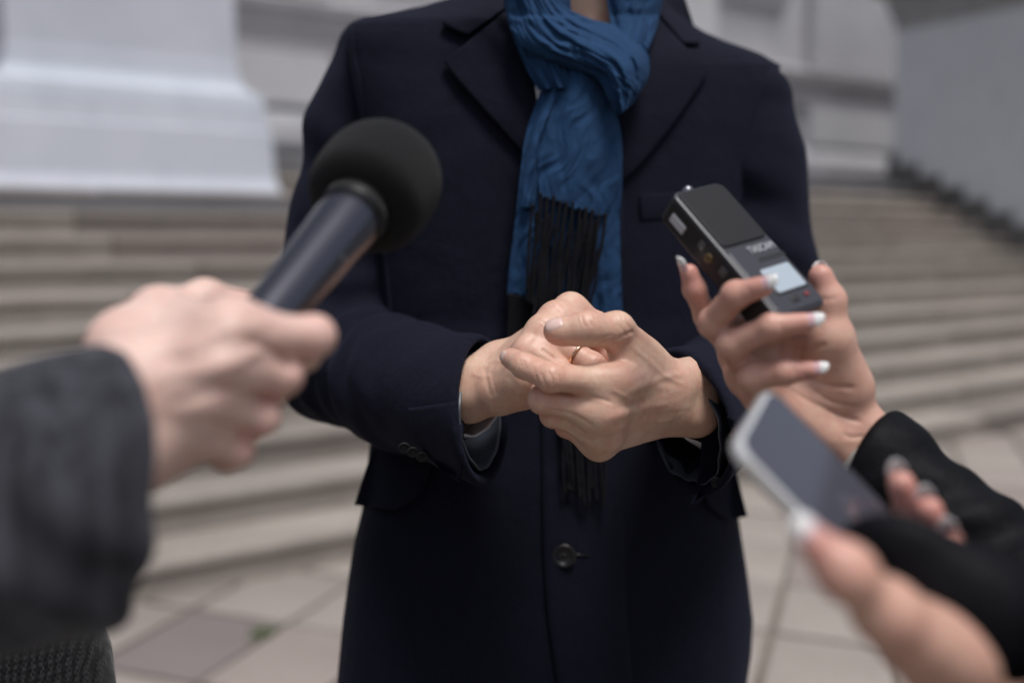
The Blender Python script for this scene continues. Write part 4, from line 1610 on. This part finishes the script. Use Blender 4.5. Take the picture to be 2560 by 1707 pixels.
def head_at(hd, face, h=.006):
    """a plain head and neck looking along face, chin to crown about 0.22 m"""
    f = Vector(face).normalized(); s0 = f.cross(V(0, 0, 1)).normalized(); z = V(0, 0, 1)
    F = Field(np.array(hd) - [.14, .14, .26], np.array(hd) + [.14, .14, .17], h)
    s = (slice(None),) * 3
    W_ = lambda x, y, zz: hd + s0 * x + f * y + z * zz
    ax3 = lambda a, b, c: [s0 * a, f * b, z * c]
    R = F.ell(W_(0, -.015, .035), ax3(.074, .094, .102), s)
    R = smin(R, F.ell(W_(0, .028, -.045), ax3(.058, .066, .068), s), .03)
    R = smin(R, F.ell(W_(0, .074, -.085), ax3(.024, .018, .016), s), .025)
    R = smin(R, F.cone(W_(0, .088, .012), W_(0, .110, -.024), .007, .012, s), .012)
    for q in (-1, 1):
        R = smin(R, F.ell(W_(q * .077, -.012, -.012), ax3(.010, .018, .030), s), .008)
        R = smin(R, F.cone(W_(q * .016, .091, .027), W_(q * .046, .082, .028), .008, .007, s), .012)
        R = smax(R, -F.ell(W_(q * .030, .096, .010), ax3(.013, .012, .009), s), .010)
        R = smin(R, F.ell(W_(q * .030, .077, .008), ax3(.0125, .012, .0125), s), .003)
    R = smax(R, -F.cone(W_(-.020, .102, -.054), W_(.020, .102, -.054), .0035, .0035, s), .006)
    R = smin(R, F.cone(W_(0, -.02, -.06), W_(0, -.035, -.25), .052, .056, s), .03)
    R[[0, -1], :, :] = .05; R[:, [0, -1], :] = .05; R[:, :, [0, -1]] = .05
    return skin_net(R, F.lo, F.h)


def hair_at(hd, face, mat, parent, long=False):
    f = Vector(face).normalized(); s0 = f.cross(V(0, 0, 1)).normalized(); z = V(0, 0, 1)
    F = Field(np.array(hd) - [.15, .15, .28], np.array(hd) + [.15, .15, .18], .006)
    s = (slice(None),) * 3
    R = F.ell(hd - f * .024 + z * .045, [s0 * .082, f * .100, z * .106], s)
    if long:
        R = smin(R, F.ell(hd - f * .055 - z * .07, [s0 * .088, f * .065, z * .16], s), .03)
    X, Y, Z = F.grid(s)
    pl = -((X - hd.x) * -f.x + (Y - hd.y) * -f.y) * .8 - (Z - hd.z - (.02 if not long else .02)) * 1.0 - .04
    R = smax(R, pl + 0 * R, .012)
    v, q = skin_net(R, F.lo, F.h)
    return link('hair', mesh_np(v, q), mat, parent)


def legs(base, spread, parent, h0=.62):
    for sx in (-1, 1):
        hip = base + V(sx * spread, 0, h0); ank = base + V(sx * spread, 0, .06)
        v_, f_ = tube([hip, hip.lerp(ank, .5), ank], [.088, .068, .055], 18)
        link('trouser_leg', mesh_from(v_, f_), M_TROUSER, parent)
        v_, f_ = tube([ank + V(0, .07, -.03), ank + V(0, .0, -.015), ank + V(0, -.10, -.025), ank + V(0, -.17, -.035)], [.025, .042, .040, .022], 14)
        link('shoe', mesh_from(v_, f_), M_SHOE, parent)


def bind_body(skins, parent, mat, fl, name='body'):
    off = 0; va = []; qa = []
    for v, q in skins:
        va.append(v); qa.append(q + off); off += len(v)
    va = np.concatenate(va); qa = np.concatenate(qa)
    me = mesh_np(va, qa, name)
    flush_attr(me, va, fl)
    return link(name, me, mat, parent)


def arm_field(bones, h=.009, r=.045):
    A = np.array([tuple(b[0]) for b in bones])
    F = Field(A.min(0) - .1, A.max(0) + .1, h)
    R = None
    for (a, ra_), (b, rb_) in zip(bones[:-1], bones[1:]):
        d = F.cone(a, b, ra_, rb_, (slice(None),) * 3)
        R = d if R is None else smin(R, d, .02)
    return skin_net(R, F.lo, F.h)


# ------------------------------------------------------------------ the reporter with the microphone
def ribbed_mat(name, a, b_, period, direction, tweed=False):
    m, N, L, b = nodes(name)
    v = coord(N, L)
    f1 = tex_noise(N, L, v, 500, 3, 0.7)
    w = N.new('ShaderNodeTexWave'); w.wave_type = 'BANDS'; w.bands_direction = direction
    w.inputs['Scale'].default_value = period; w.inputs['Distortion'].default_value = 3.0; w.inputs['Detail'].default_value = 2; w.inputs['Detail Scale'].default_value = 1.2
    L.new(v, w.inputs['Vector'])
    stk = tex_noise(N, L, coord(N, L, 1.0, 'Object', (1, 1, .10)), 95, 3, .6)
    fc_ = w.outputs['Fac'] if tweed else stk
    c = ramp(N, L, fc_, [(0.34, a), (0.68, b_)])
    c = mixc(N, L, ramp(N, L, f1, [(0.45, (0, 0, 0)), (0.8, (.5,) * 3)]), c, b_)
    if tweed:
        ck = N.new('ShaderNodeTexChecker'); ck.inputs['Scale'].default_value = 330
        ck.inputs['Color1'].default_value = (.45, .45, .45, 1); ck.inputs['Color2'].default_value = (1.4, 1.4, 1.4, 1)
        L.new(v, ck.inputs['Vector'])
        c = mixc(N, L, 1.0, c, ck.outputs['Color'], 'MULTIPLY')
    L.new(c, b.inputs['Base Color'])
    inp(b, Roughness=0.95, Sheen_Weight=0.12, Sheen_Roughness=0.5)
    b.inputs['Specular IOR Level'].default_value = 0.15
    bump(N, L, b, fc_, 0.4, 0.002)
    return m


M_CHAR = ribbed_mat('charcoal_knit', (.014, .014, .018), (.058, .058, .070), 62, 'X')
M_TWEED = ribbed_mat('dark_tweed', (.006, .006, .007), (.020, .021, .023), 60, 'X', True)
M_SKIN2 = skin_mat('pale_skin', (.69, .47, .40), (.65, .32, .27), (.75, .55, .47), 0.5, .6)
rep_ = empty('person', V(-.66, .87, 0), 'person in a dark tweed coat holding out the foam topped microphone', 'person')


def Z4(x, y, d):
    return P(x / 1.483, 650 + y / 1.483, d)


W2 = Z4(455, 600, .478)
E2 = V(-.455, .385, 1.115)
idx2 = [Z4(850, 265, .488), Z4(1165, 282, .512), Z4(1125, 350, .545), Z4(1040, 380, .562)]
mid2 = [Z4(800, 385, .482), Z4(1045, 425, .508), Z4(1000, 490, .540), Z4(920, 500, .556)]
rin2 = [Z4(735, 510, .482), Z4(965, 580, .508), Z4(920, 620, .536), Z4(850, 610, .55)]
pin2 = [Z4(680, 625, .486), Z4(875, 705, .508), Z4(840, 730, .53), Z4(780, 710, .542)]
thb2 = [Z4(455, 330, .520), Z4(590, 200, .555), Z4(760, 150, .575), Z4(930, 175, .590)]
C2 = [Z4(520, 420, .485), Z4(525, 500, .478), Z4(525, 590, .478), Z4(530, 680, .482)]
f2 = [dict(p=idx2, r=[.0106, .0106, .009, .0076], kp=.016), dict(p=mid2, r=[.0104, .0104, .009, .0076], kp=.014), dict(p=rin2, r=[.0098, .0098, .0086, .0074], kp=.013),
      dict(p=pin2, r=[.0088, .0086, .0076, .0066], kp=.012), dict(p=thb2, r=[.0150, .0122, .0112, .0092], kp=.016, k=.005)]
palm2 = [(C2[0], idx2[0], .0130, .0108, .014), (C2[1], mid2[0], .0130, .0108, .014), (C2[2], rin2[0], .0130, .0102, .014), (C2[3], pin2[0], .0130, .0096, .014),
         (idx2[0], mid2[0], .0104, .0104, .014), (mid2[0], rin2[0], .0104, .0100, .014), (rin2[0], pin2[0], .0098, .0092, .014),
         (C2[1] + V(.012, .016, 0), mid2[0] + V(.006, .016, 0), .014, .011, .016), (C2[3] + V(.01, .014, -.002), pin2[0] + V(.0, .014, 0), .014, .010, .016),
         (C2[0], thb2[0], .014, .015, .014), (thb2[0].lerp(thb2[1], .3), idx2[0].lerp(C2[0], .35) + V(0, .012, 0), .012, .010, .02),
         (thb2[1], idx2[0] + V(-.004, .016, .004), .0095, .0085, .02)]
sd2 = V(-.25, .0, 1).normalized()
arm2 = [(W2 + sd2 * .014, E2 + sd2 * .006, .0190, .034, .014), (W2 - sd2 * .014, E2 - sd2 * .006, .0185, .034, .014), (C2[0], W2 + sd2 * .014, .0150, .0190, .014), (C2[3], W2 - sd2 * .014, .0150, .0185, .014)]
up2 = V(.1, -1, .3).normalized()
b2_ = [(p[0] + up2 * .0058, p[0] + up2 * .0058, .0074, .0074, .011) for p in (idx2, mid2, rin2, pin2)]
b2_ += [(p[0] + up2 * .0095, c + up2 * .0118, .0026, .0022, .006) for p, c in ((idx2, C2[0]), (mid2, C2[1]), (rin2, C2[2]))]
hand2 = build_hand(dict(fingers=f2, palm=palm2, arm=arm2, bumps=b2_), .0014)
hand2 = (carve(hand2[0], vnormals(*hand2), lambda a, b: (a / 1.483, 650 + b / 1.483), [
    ([(900, 300), (1010, 330), (1095, 410)], 9, -.0030), ([(800, 480), (930, 500), (1045, 522)], 8, -.0028), ([(740, 590), (860, 620), (970, 645)], 8, -.0024),
    ([(980, 320), (850, 385), (650, 440)], 15, .0018), ([(920, 440), (780, 490), (620, 540)], 14, -.0016), ([(1000, 240), (880, 250), (740, 300)], 14, .0010), ([(860, 300), (740, 350), (620, 380)], 13, -.0012),
    ([(700, 130), (640, 160), (560, 240)], 12, -.0012), ([(720, 170), (800, 170), (900, 165)], 7, -.0022)], .9), hand2[1])
fl2 = [(p[i], .013, w) for p in (idx2, mid2, rin2, pin2, thb2) for i, w in ((0, .3), (1, .55), (3, .6))]
sh2 = V(-.60, .76, 1.39)
bind_body([hand2, arm_field([(E2, .034), (sh2, .042)]), head_at(V(-.73, .87, 1.63), V(.75, .6, -.05))], rep_, M_SKIN2, fl2)
hair_at(V(-.73, .87, 1.63), V(.75, .6, -.05), M_HAIR, rep_)
ctb = torso_rows([(1.46, -.80, -.66), (1.43, -.91, -.56), (1.30, -.93, -.520), (1.19, -.92, -.468), (1.08, -.92, -.432), (.97, -.925, -.386), (.92, -.93, -.370), (.60, -.95, -.34), (.52, -.95, -.335)], .87, .13, 'coat', M_TWEED, rep_, 2.0)
c2 = P(226, 1230, .474)
ax2 = (c2 - E2).normalized()
sleeve('sleeve', [(sh2 + V(0, .02, 0), .060), (E2, .066), (E2.lerp(c2, .6), .060), (c2, .0605), (c2 + ax2 * .05, .060)], c2 + ax2 * .008, ax2 + V(.0, .50, -.34),
       (c2 - ax2 * .10, c2 + ax2 * .08, .044, .056), .0032, [(E2.lerp(c2, .4), ax2, .05, .0030, .08, 1.2), (P(150, 1350, .42), (ax2.x, 0, 1), .05, .003, .06, 1.0)], ctb, M_CHAR)
legs(V(-.66, .87, 0), .11, rep_)

# ------------------------------------------------------------------ the woman with the recorder and the telephone
M_SKIN3 = skin_mat('warm_skin', (.60, .345, .265), (.58, .25, .21), (.66, .42, .32), 0.42, .6)
M_JACKET, N_, L_, b_ = nodes('black_jacket')
jn = tex_noise(N_, L_, coord(N_, L_), 40, 4, .6)
L_.new(ramp(N_, L_, jn, [(0.3, (.003, .003, .004)), (0.7, (.006, .006, .008))]), b_.inputs['Base Color'])
inp(b_, Roughness=0.6)
b_.inputs['Specular IOR Level'].default_value = 0.10
bump(N_, L_, b_, jn, 0.4, 0.006)
M_FLEECE = wool_mat('grey_lining', (.34, .33, .30), (.44, .43, .39), 600, .1, (1, 1, 1))
M_NPINK, _n, _l, _b = nodes('pink_nail')
inp(_b, Base_Color=(.68, .42, .44, 1), Roughness=0.15, Coat_Weight=1.0, Coat_Roughness=0.05)
M_NWHITE, _n, _l, _b = nodes('white_nail_tip')
inp(_b, Base_Color=(.82, .80, .78, 1), Roughness=0.15, Coat_Weight=1.0, Coat_Roughness=0.05)


def manicured(tip, along, up, L, W, parent, curve=.6, flat=.6, frm=7):
    v_, f_ = nail_geo(tip, along, up, L, W, curve, .0007, flat=flat)
    me = mesh_from(v_, f_, 'fingernail')
    me.materials.append(M_NPINK); me.materials.append(M_NWHITE)
    # the last rows along the plate are the white tip
    nv, nu = 9, 10
    n1 = (nu + 1) * (nv + 1)
    for p in me.polygons:
        r = min((i % n1) // (nv + 1) for i in p.vertices)
        p.material_index = 1 if r >= frm else 0
    fix_normals(me)
    return link('fingernail', me, None, parent)


wom = empty('person', V(.74, .42, 0), 'person in a black jacket with white tipped nails holding a recorder and a telephone', 'person')


def Z2(x, y, d):
    return P(1600 + x / 2.0908, 400 + y / 2.0908, d * .925)


def Z3(x, y, d):
    return P(1760 + x / 1.9425, 900 + y / 1.9425, d)


# right hand round the recorder, palm to the camera
W3 = Z2(1105, 1455, .800)
E3 = V(.455, .535, .968)
idx3 = [Z2(560, 900, .803), Z2(345, 815, .783), Z2(285, 675, .772), Z2(258, 590, .768)]
mid3 = [Z2(520, 1020, .792), Z2(385, 850, .757), Z2(500, 705, .729), Z2(640, 662, .716)]
rin3 = [Z2(555, 1130, .782), Z2(480, 965, .742), Z2(680, 872, .722), Z2(860, 850, .716)]
pin3 = [Z2(640, 1245, .775), Z2(590, 1135, .745), Z2(755, 1110, .730), Z2(890, 1098, .725)]
thb3 = [Z2(1075, 1190, .795), Z2(985, 920, .775), Z2(985, 740, .772), Z2(945, 610, .770)]
C3 = [Z2(960, 1240, .810), Z2(950, 1300, .806), Z2(955, 1360, .802), Z2(975, 1430, .798)]
f3 = [dict(p=idx3, r=[.0090, .0086, .0080, .0068], kp=.014), dict(p=mid3, r=[.0098, .0108, .0094, .0074], kp=.014), dict(p=rin3, r=[.0094, .0104, .0088, .0070], kp=.014),
      dict(p=pin3, r=[.0094, .0098, .0084, .0066], kp=.013), dict(p=thb3, r=[.0140, .0128, .0116, .0092], kp=.016, k=.005)]
palm3 = [(C3[0], idx3[0], .0120, .0090, .014), (C3[1], mid3[0], .0120, .0092, .014), (C3[2], rin3[0], .0120, .0090, .014), (C3[3], pin3[0], .0125, .0086, .014),
         (idx3[0], mid3[0], .0088, .0088, .012), (mid3[0], rin3[0], .0088, .0088, .012), (rin3[0], pin3[0], .0088, .0084, .012),
         (C3[3] + V(-.004, -.010, -.002), pin3[0].lerp(C3[3], .35) + V(0, -.006, 0), .0130, .0100, .014), (C3[0], thb3[0], .014, .0150, .014),
         (thb3[0] + V(-.004, -.006, 0), thb3[1] + V(0, -.002, -.006), .0130, .0105, .014), (thb3[0].lerp(thb3[1], .5), idx3[0].lerp(C3[0], .45), .010, .009, .018),
         (thb3[1], idx3[0], .0085, .0080, .02), (thb3[0], rin3[0].lerp(C3[2], .4), .011, .010, .02)]
sd3 = V(.55, 0, .8).normalized()
arm3 = [(W3 + sd3 * .010, E3 + sd3 * .006, .0165, .030, .014), (W3 - sd3 * .010, E3 - sd3 * .006, .0165, .030, .014), (C3[0], W3 + sd3 * .010, .0145, .0165, .014), (C3[3], W3 - sd3 * .010, .0145, .0165, .014)]
cut3 = [(Z2(700, 1090, .752), Z2(1010, 1040, .772), .0012, .0010, .003), (Z2(760, 1180, .752), Z2(1090, 1330, .772), .0011, .0009, .003), (Z2(1020, 960, .762), Z2(870, 1240, .766), .0012, .001, .003),
        (Z2(1010, 1420, .776), Z2(1140, 1490, .78), .001, .001, .003)]
hand3 = build_hand(dict(fingers=f3, palm=palm3, arm=arm3), .0013)
hand3 = (carve(hand3[0], vnormals(*hand3), lambda a, b: (1600 + a / 2.0908, 400 + b / 2.0908), [
    ([(660, 1010), (760, 965), (880, 985), (980, 960)], 6, -.0018), ([(760, 1180), (900, 1262), (1050, 1335), (1160, 1370)], 6, -.0018), ([(850, 1120), (980, 1175), (1130, 1190)], 6, -.0016),
    ([(880, 1180), (1000, 1260), (1140, 1290)], 5, -.0012), ([(740, 950), (722, 1040)], 5, -.0010), ([(850, 945), (832, 1050)], 5, -.0010), ([(1060, 1430), (1110, 1450), (1180, 1440)], 5, -.0010),
    ([(440, 860), (455, 900), (470, 930)], 5, -.0008), ([(560, 660), (575, 700), (590, 740)], 5, -.0006), ([(720, 820), (735, 860), (745, 900)], 5, -.0006), ([(800, 1080), (815, 1110), (820, 1140)], 5, -.0006),
    ([(940, 720), (985, 730), (1030, 715)], 5, -.0008)], .8), hand3[1])
fl3 = [(p[i], .012, w) for p in (idx3, mid3, rin3, pin3, thb3) for i, w in ((1, .3), (2, .45), (3, .8))]
# left hand under the telephone
thb4 = [Z3(1190, 1450, .432), Z3(890, 1225, .406), Z3(690, 1025, .397), Z3(530, 878, .398)]
idx4 = [Z3(1420, 1300, .480), Z3(1120, 900, .535), Z3(1000, 730, .535), Z3(958, 600, .528)]
mid4 = [Z3(1480, 1350, .482), Z3(1230, 1000, .528), Z3(1125, 850, .528), Z3(1092, 725, .520)]
rin4 = [Z3(1540, 1400, .478), Z3(1320, 1090, .518), Z3(1235, 980, .518), Z3(1204, 880, .510)]
pin4 = [Z3(1580, 1460, .470), Z3(1420, 1240, .50), Z3(1370, 1140, .505), Z3(1340, 1080, .505)]
W4 = Z3(1440, 1660, .440)
E4 = V(.43, .30, .985)
C4 = [Z3(1330, 1500, .452), Z3(1400, 1510, .458), Z3(1460, 1530, .458), Z3(1520, 1560, .455)]
f4 = [dict(p=idx4, r=[.0088, .0088, .0082, .0074], kp=.012), dict(p=mid4, r=[.0088, .0088, .0082, .0074], kp=.012), dict(p=rin4, r=[.0084, .0084, .0078, .0066], kp=.012), dict(p=pin4, r=[.008, .0078, .007, .006], kp=.011),
      dict(p=thb4, r=[.0140, .0120, .0098, .0074], kp=.018, k=.007)]
palm4 = [(C4[0], idx4[0], .0130, .0095, .014), (C4[1], mid4[0], .0125, .0095, .014), (C4[2], rin4[0], .0125, .0092, .014), (C4[3], pin4[0], .0125, .0088, .014), (C4[0], thb4[0], .0150, .0145, .018), (thb4[0], thb4[0].lerp(thb4[1], .6) + V(.002, 0, -.003), .0145, .0120, .02)]
arm4 = [(W4 + V(.010, 0, .006), E4, .0170, .034, .014), (W4 - V(.010, 0, .006), E4, .0180, .034, .014), (C4[0], W4 - V(.010, 0, .006), .0160, .0180, .014), (C4[3], W4 + V(.010, 0, .006), .0145, .0170, .014)]
hand4 = build_hand(dict(fingers=f4, palm=palm4, arm=arm4), .0014)
fl3 += [(p[i], .012, w) for p in (idx4, mid4, rin4, thb4) for i, w in ((2, .4), (3, .9))]
s3a, s4a = V(.60, .50, 1.37), V(.70, .26, 1.34)
fw = V(-.5, .85, -.05)
bind_body([hand3, hand4, arm_field([(E3, .030), (s3a, .038)]), arm_field([(E4, .032), (s4a, .038)]), head_at(V(.72, .42, 1.60), fw)], wom, M_SKIN3, fl3)
hair_at(V(.72, .42, 1.60), fw, M_HAIR, wom, True)
jk = torso_rows([(1.43, .66, .82), (1.39, .58, .90), (1.28, .56, .93), (1.10, .57, .92), (.95, .56, .93), (.72, .55, .95)], .42, .13, 'jacket', M_JACKET, wom)
legs(V(.74, .42, 0), .10, wom, .76)

# nails of the woman's hands
for p, upv, L, W in ((mid3, V(-.1, -.75, .65), .0215, .0120), (rin3, V(0, -.75, .65), .0215, .0115), (pin3, V(0, -.75, .65), .0190, .0098)):
    al_ = (p[3] - p[2]).normalized()
    u_ = (upv - al_ * upv.dot(al_)).normalized()
    r_ = {id(mid3): .0082, id(rin3): .0078, id(pin3): .0070}[id(p)]
    manicured(p[3] + al_ * (r_ + .0052) + u_ * (r_ * .80), al_, u_, L, W, wom)
al_ = (idx3[3] - idx3[2]).normalized()
manicured(idx3[3] + al_ * .0120 + V(-.0062, -.001, .0), al_, V(-1, -.25, .1), .0200, .0108, wom)
al_ = (thb3[3] - thb3[2]).normalized()
manicured(thb3[3] + al_ * .0110 + V(.0040, .0055, .0010), al_, V(.55, .8, .2), .0190, .0120, wom)
al_ = (thb4[3] - thb4[2]).normalized()
u_ = V(-.38, -.62, .70); u_ = (u_ - al_ * u_.dot(al_)).normalized()
manicured(thb4[3] + al_ * .0130 + u_ * .0064, al_, u_, .0235, .0128, wom)
for p in (idx4, mid4, rin4):
    al_ = (p[3] - p[2]).normalized()
    u_ = V(.35, .85, .35); u_ = (u_ - al_ * u_.dot(al_)).normalized()
    manicured(p[3] + al_ * .0120 + u_ * .0066, al_ + V(.12, 0, .05), u_, .0190, .0105, wom, frm=6)

# sleeves of the black jacket
c3 = P(2172, 1160, .736)
ax3 = (c3 - E3).normalized()
sleeve('sleeve', [(s3a, .052), (E3, .058), (E3.lerp(c3, .5), .044), (c3, .0385), (c3 + ax3 * .05, .037)], c3, ax3 + V(-.05, .0, -.25), (c3 - ax3 * .09, c3 + ax3 * .08, .028, .0335), .003,
       [(E3.lerp(c3, .40), ax3, .060, .0048, .10, 1.6), (E3.lerp(c3, .75), ax3 + V(0, .3, .6), .034, .0030, .06, 2.0), (E3.lerp(c3, .2), ax3 + V(0, 0, -.5), .045, .0040, .08, 1.6)], jk, M_JACKET)
cuff_tube('sleeve_lining', c3 + ax3 * .006, ax3, .0322, .0312, .03, M_FLEECE, jk, .01)
c4 = P(2500, 1745, .430)
ax4 = (c4 - E4).normalized()
sleeve('sleeve', [(s4a, .052), (E4, .060), (E4.lerp(c4, .5), .052), (c4, .046), (c4 + ax4 * .05, .046)], c4, ax4, (c4 - ax4 * .09, c4 + ax4 * .08, .032, .040), .0032,
       [(E4.lerp(c4, .5), ax4, .05, .0044, .09, 1.5), (E4.lerp(c4, .8), ax4 + V(0, .3, .5), .03, .0026, .06, 2.0)], jk, M_JACKET)
# added black shape between thumb and fingers, given the jacket's cloth as a stand-in
F = Field(np.array(P(2300, 1480, .455)) - .10, np.array(P(2300, 1480, .455)) + .12, .0025)
R = F.ell(P(2235, 1395, .452), [(.024, 0, -.008), (.004, .012, .006), (.009, -.004, .021)], s_)
R = smin(R, F.ell(P(2310, 1470, .450), [(.030, 0, -.018), (.004, .014, .006), (.012, -.004, .026)], s_), .012)
R = smin(R, F.ell(P(2420, 1580, .445), [(.034, 0, -.02), (.004, .016, .006), (.014, -.004, .028)], s_), .016)
R = smin(R, F.cone(P(2420, 1580, .448), P(2760, 1760, .50), .026, .040, s_), .03)
v, q = skin_net(R, F.lo, F.h)
link('black_shape', mesh_np(v, q), M_JACKET, jk)

# ------------------------------------------------------------------ the voice recorder
cmat = Matrix((_X, _U, _F)).transposed()          # camera right, up, away -> place


def cdir(x, y, z):
    return (cmat @ V(x, y, z)).normalized()


ra1 = cdir(.799, .244, .55)
rb1 = cdir(.517, -.746, -.42)
rb1 = (rb1 - ra1 * rb1.dot(ra1)).normalized()
rn1 = ra1.cross(rb1).normalized()
if rn1.dot(_F) > 0: rn1 = -rn1
RW, RL, RT = .0515, .1235, .024
rO = P(1871, 617, .704)                           # centre of the front face
M_RBODY, _n, _l, _b = nodes('recorder_black')
inp(_b, Base_Color=(.014, .014, .016, 1), Roughness=0.42)
M_RGREY, _n, _l, _b = nodes('recorder_grey')
inp(_b, Base_Color=(.040, .040, .050, 1), Roughness=0.38, Metallic=0.1)
M_RMESH, N_, L_, b_ = nodes('recorder_grille')
inp(b_, Base_Color=(.010, .010, .012, 1), Roughness=0.6)
b_.inputs['Specular IOR Level'].default_value = 0.3
M_LCD, _n, _l, _b = nodes('lcd')
inp(_b, Base_Color=(.40, .46, .52, 1), Roughness=0.25)
M_WHITEINK, _n, _l, _b = nodes('white_print')
inp(_b, Base_Color=(.50, .50, .53, 1), Roughness=0.5)
M_RED, _n, _l, _b = nodes('red_print')
inp(_b, Base_Color=(.22, .025, .03, 1), Roughness=0.5)
M_BRASS, _n, _l, _b = nodes('brass')
inp(_b, Base_Color=(.22, .17, .09, 1), Roughness=0.4, Metallic=1.0)
rec = empty('voice_recorder', rO, 'black hand held voice recorder with a pale screen gripped by manicured fingers', 'voice recorder')


def rp(x, y, z=0.0):
    """point on the recorder: x across, y down its length (both from the centre), z out of the front"""
    return rO + ra1 * x + rb1 * y + rn1 * z


def rbox(name, x0, x1, y0, y1, z0, z1, mat, parent, rad=.003, bev=.0012, seg=5):
    """a slab with rounded corners and softened edges"""
    pts = []
    for cx, cy, a0 in ((x1 - rad, y1 - rad, 0), (x0 + rad, y1 - rad, 90), (x0 + rad, y0 + rad, 180), (x1 - rad, y0 + rad, 270)):
        for i in range(seg + 1):
            a = R_(a0 + 90 * i / seg)
            pts.append((cx + rad * math.cos(a), cy + rad * math.sin(a)))
    cxm, cym = (x0 + x1) / 2, (y0 + y1) / 2
    rings = []
    for z, ins in ((z0, bev), (z0 + bev * .3, bev * .3), (z0 + bev, 0), (z1 - bev, 0), (z1 - bev * .3, bev * .3), (z1, bev)):
        ring = []
        for px, py in pts:
            fx = (abs(px - cxm) - ins) / max(abs(px - cxm), 1e-6); fy = (abs(py - cym) - ins) / max(abs(py - cym), 1e-6)
            ring.append(rp(cxm + (px - cxm) * fx, cym + (py - cym) * fy, z))
        rings.append(ring)
    v_, f_ = sweep(rings, True, True, True)
    me = mesh_from(v_, f_); fix_normals(me)
    o = link(name, me, mat, parent, smooth=False)
    return o


hw, hl = RW / 2, RL / 2
body = rbox('casing', -hw, hw, -hl, hl, -RT, -.0015, M_RBODY, rec, .006, .002)
rbox('front_frame', -hw, hw, -hl, hl, -.0045, 0.0, M_RGREY, rec, .006, .0016)
rbox('grille', -hw + .0022, hw - .0018, -hl + .002, -hl + .058, -.001, .0016, M_RMESH, rec, .005, .0012)
rbox('fascia', -hw + .0022, hw - .0018, -hl + .0615, hl - .002, -.001, .0012, M_RGREY, rec, .004, .001)
rbox('slot', -.004, hw - .001, -hl + .0735, -hl + .0775, .0006, .0016, M_RBODY, rec, .0018, .0004)
rbox('bezel', -.012, hw - .005, -hl + .0825, hl - .0165, .0006, .0018, M_RBODY, rec, .002, .0004)
rbox('screen', -.0105, hw - .0065, -hl + .084, hl - .018, .0010, .0024, M_LCD, rec, .0015, .0003)
rbox('button', .010, .0145, hl - .013, hl - .0095, .0008, .0024, M_RED, rec, .0018, .0005)
rbox('button', -.004, .004, hl - .0135, hl - .008, .0008, .0022, M_RBODY, rec, .002, .0005)
# lettering on the front
cu = bpy.data.curves.new('lettering', 'FONT')
cu.body = 'TASCAM'
cu.size = .0088
cu.align_x = 'CENTER'
cu.extrude = .00015
tmp = bpy.data.objects.new('tmp', cu)
COL.objects.link(tmp)
dg = bpy.context.evaluated_depsgraph_get()
tme = bpy.data.meshes.new_from_object(tmp.evaluated_get(dg))
bpy.data.objects.remove(tmp)
sx = .026 / max(.001, max(v.co.x for v in tme.vertices) - min(v.co.x for v in tme.vertices))
for v in tme.vertices:
    v.co = rp(v.co.x * sx + .0085, -hl + .0690 - v.co.y, .0016 + v.co.z)
tme.materials.clear()
link('lettering', tme, M_WHITEINK, rec, smooth=False)


def side_box(name, y0, y1, z0, z1, out, mat):
    """a fitting on the left flank of the recorder"""
    vs = []
    for x in (-hw + .0006, -hw - out):
        vs += [rp(x, y0, z0), rp(x, y1, z0), rp(x, y1, z1), rp(x, y0, z1)]
    fs = [(0, 1, 2, 3), (7, 6, 5, 4), (0, 4, 5, 1), (1, 5, 6, 2), (2, 6, 7, 3), (3, 7, 4, 0)]
    me = mesh_from(vs, fs); fix_normals(me)
    bm = bmesh.new(); bm.from_mesh(me)
    bmesh.ops.bevel(bm, geom=bm.edges[:], offset=min(.0008, out * .6), segments=2, affect='EDGES', clamp_overlap=True)
    bm.to_mesh(me); bm.free()
    return link(name, me, mat, rec, smooth=False)


side_box('socket', -hl + .010, -hl + .026, -.0175, -.010, .0012, M_WHITEINK)
side_box('side_button', -hl + .041, -hl + .047, -.013, -.006, .0012, M_STEEL)
side_box('side_button', -hl + .066, -hl + .073, -.014, -.007, .0012, M_STEEL)
jc = rp(-hw, -hl + .054, -.0125)
link('headphone_jack', lathe(jc, jc - ra1, [(-.002, .0036), (.0008, .0036), (.0012, .0030), (.0012, .0018), (-.001, .0016)], 20), M_BRASS, rec)
mcx = rp(-.006, -hl - .002, -.004)
link('microphone_cap', lathe(mcx, mcx - rb1, [(-.004, .0045), (.0005, .0045), (.0018, .0036), (.0022, .001)], 20), M_STEEL, rec)

# ------------------------------------------------------------------ the telephone
pa = cdir(.43, .325, .845)
pb = cdir(.68, -.72, -.072)
pb = (pb - pa * pb.dot(pa)).normalized()
pn = pa.cross(pb).normalized()
if pn.z < 0: pn = -pn
PWD, PLN, PTH = .0785, .156, .0085
pO = P(1838, 1108, .474) + pa * PWD / 2 + pb * PLN / 2
rO, ra1, rb1, rn1 = pO, pa, pb, pn
M_PRIM, _n, _l, _b = nodes('phone_rim')
inp(_b, Base_Color=(.72, .72, .72, 1), Roughness=0.22, Metallic=0.4)
M_PGLASS, _n, _l, _b = nodes('phone_glass')
inp(_b, Base_Color=(.060, .060, .078, 1), Roughness=0.07, IOR=1.65)
ph = empty('smartphone', pO, 'white rimmed smartphone with a dark glossy screen held flat in one hand', 'smartphone')
rbox('rim', -PWD / 2, PWD / 2, -PLN / 2, PLN / 2, -PTH, 0, M_PRIM, ph, .012, .0026, 8)
rbox('screen', -PWD / 2 + .0028, PWD / 2 - .0028, -PLN / 2 + .0028, PLN / 2 - .0028, -.0012, .0004, M_PGLASS, ph, .0095, .0003, 8)
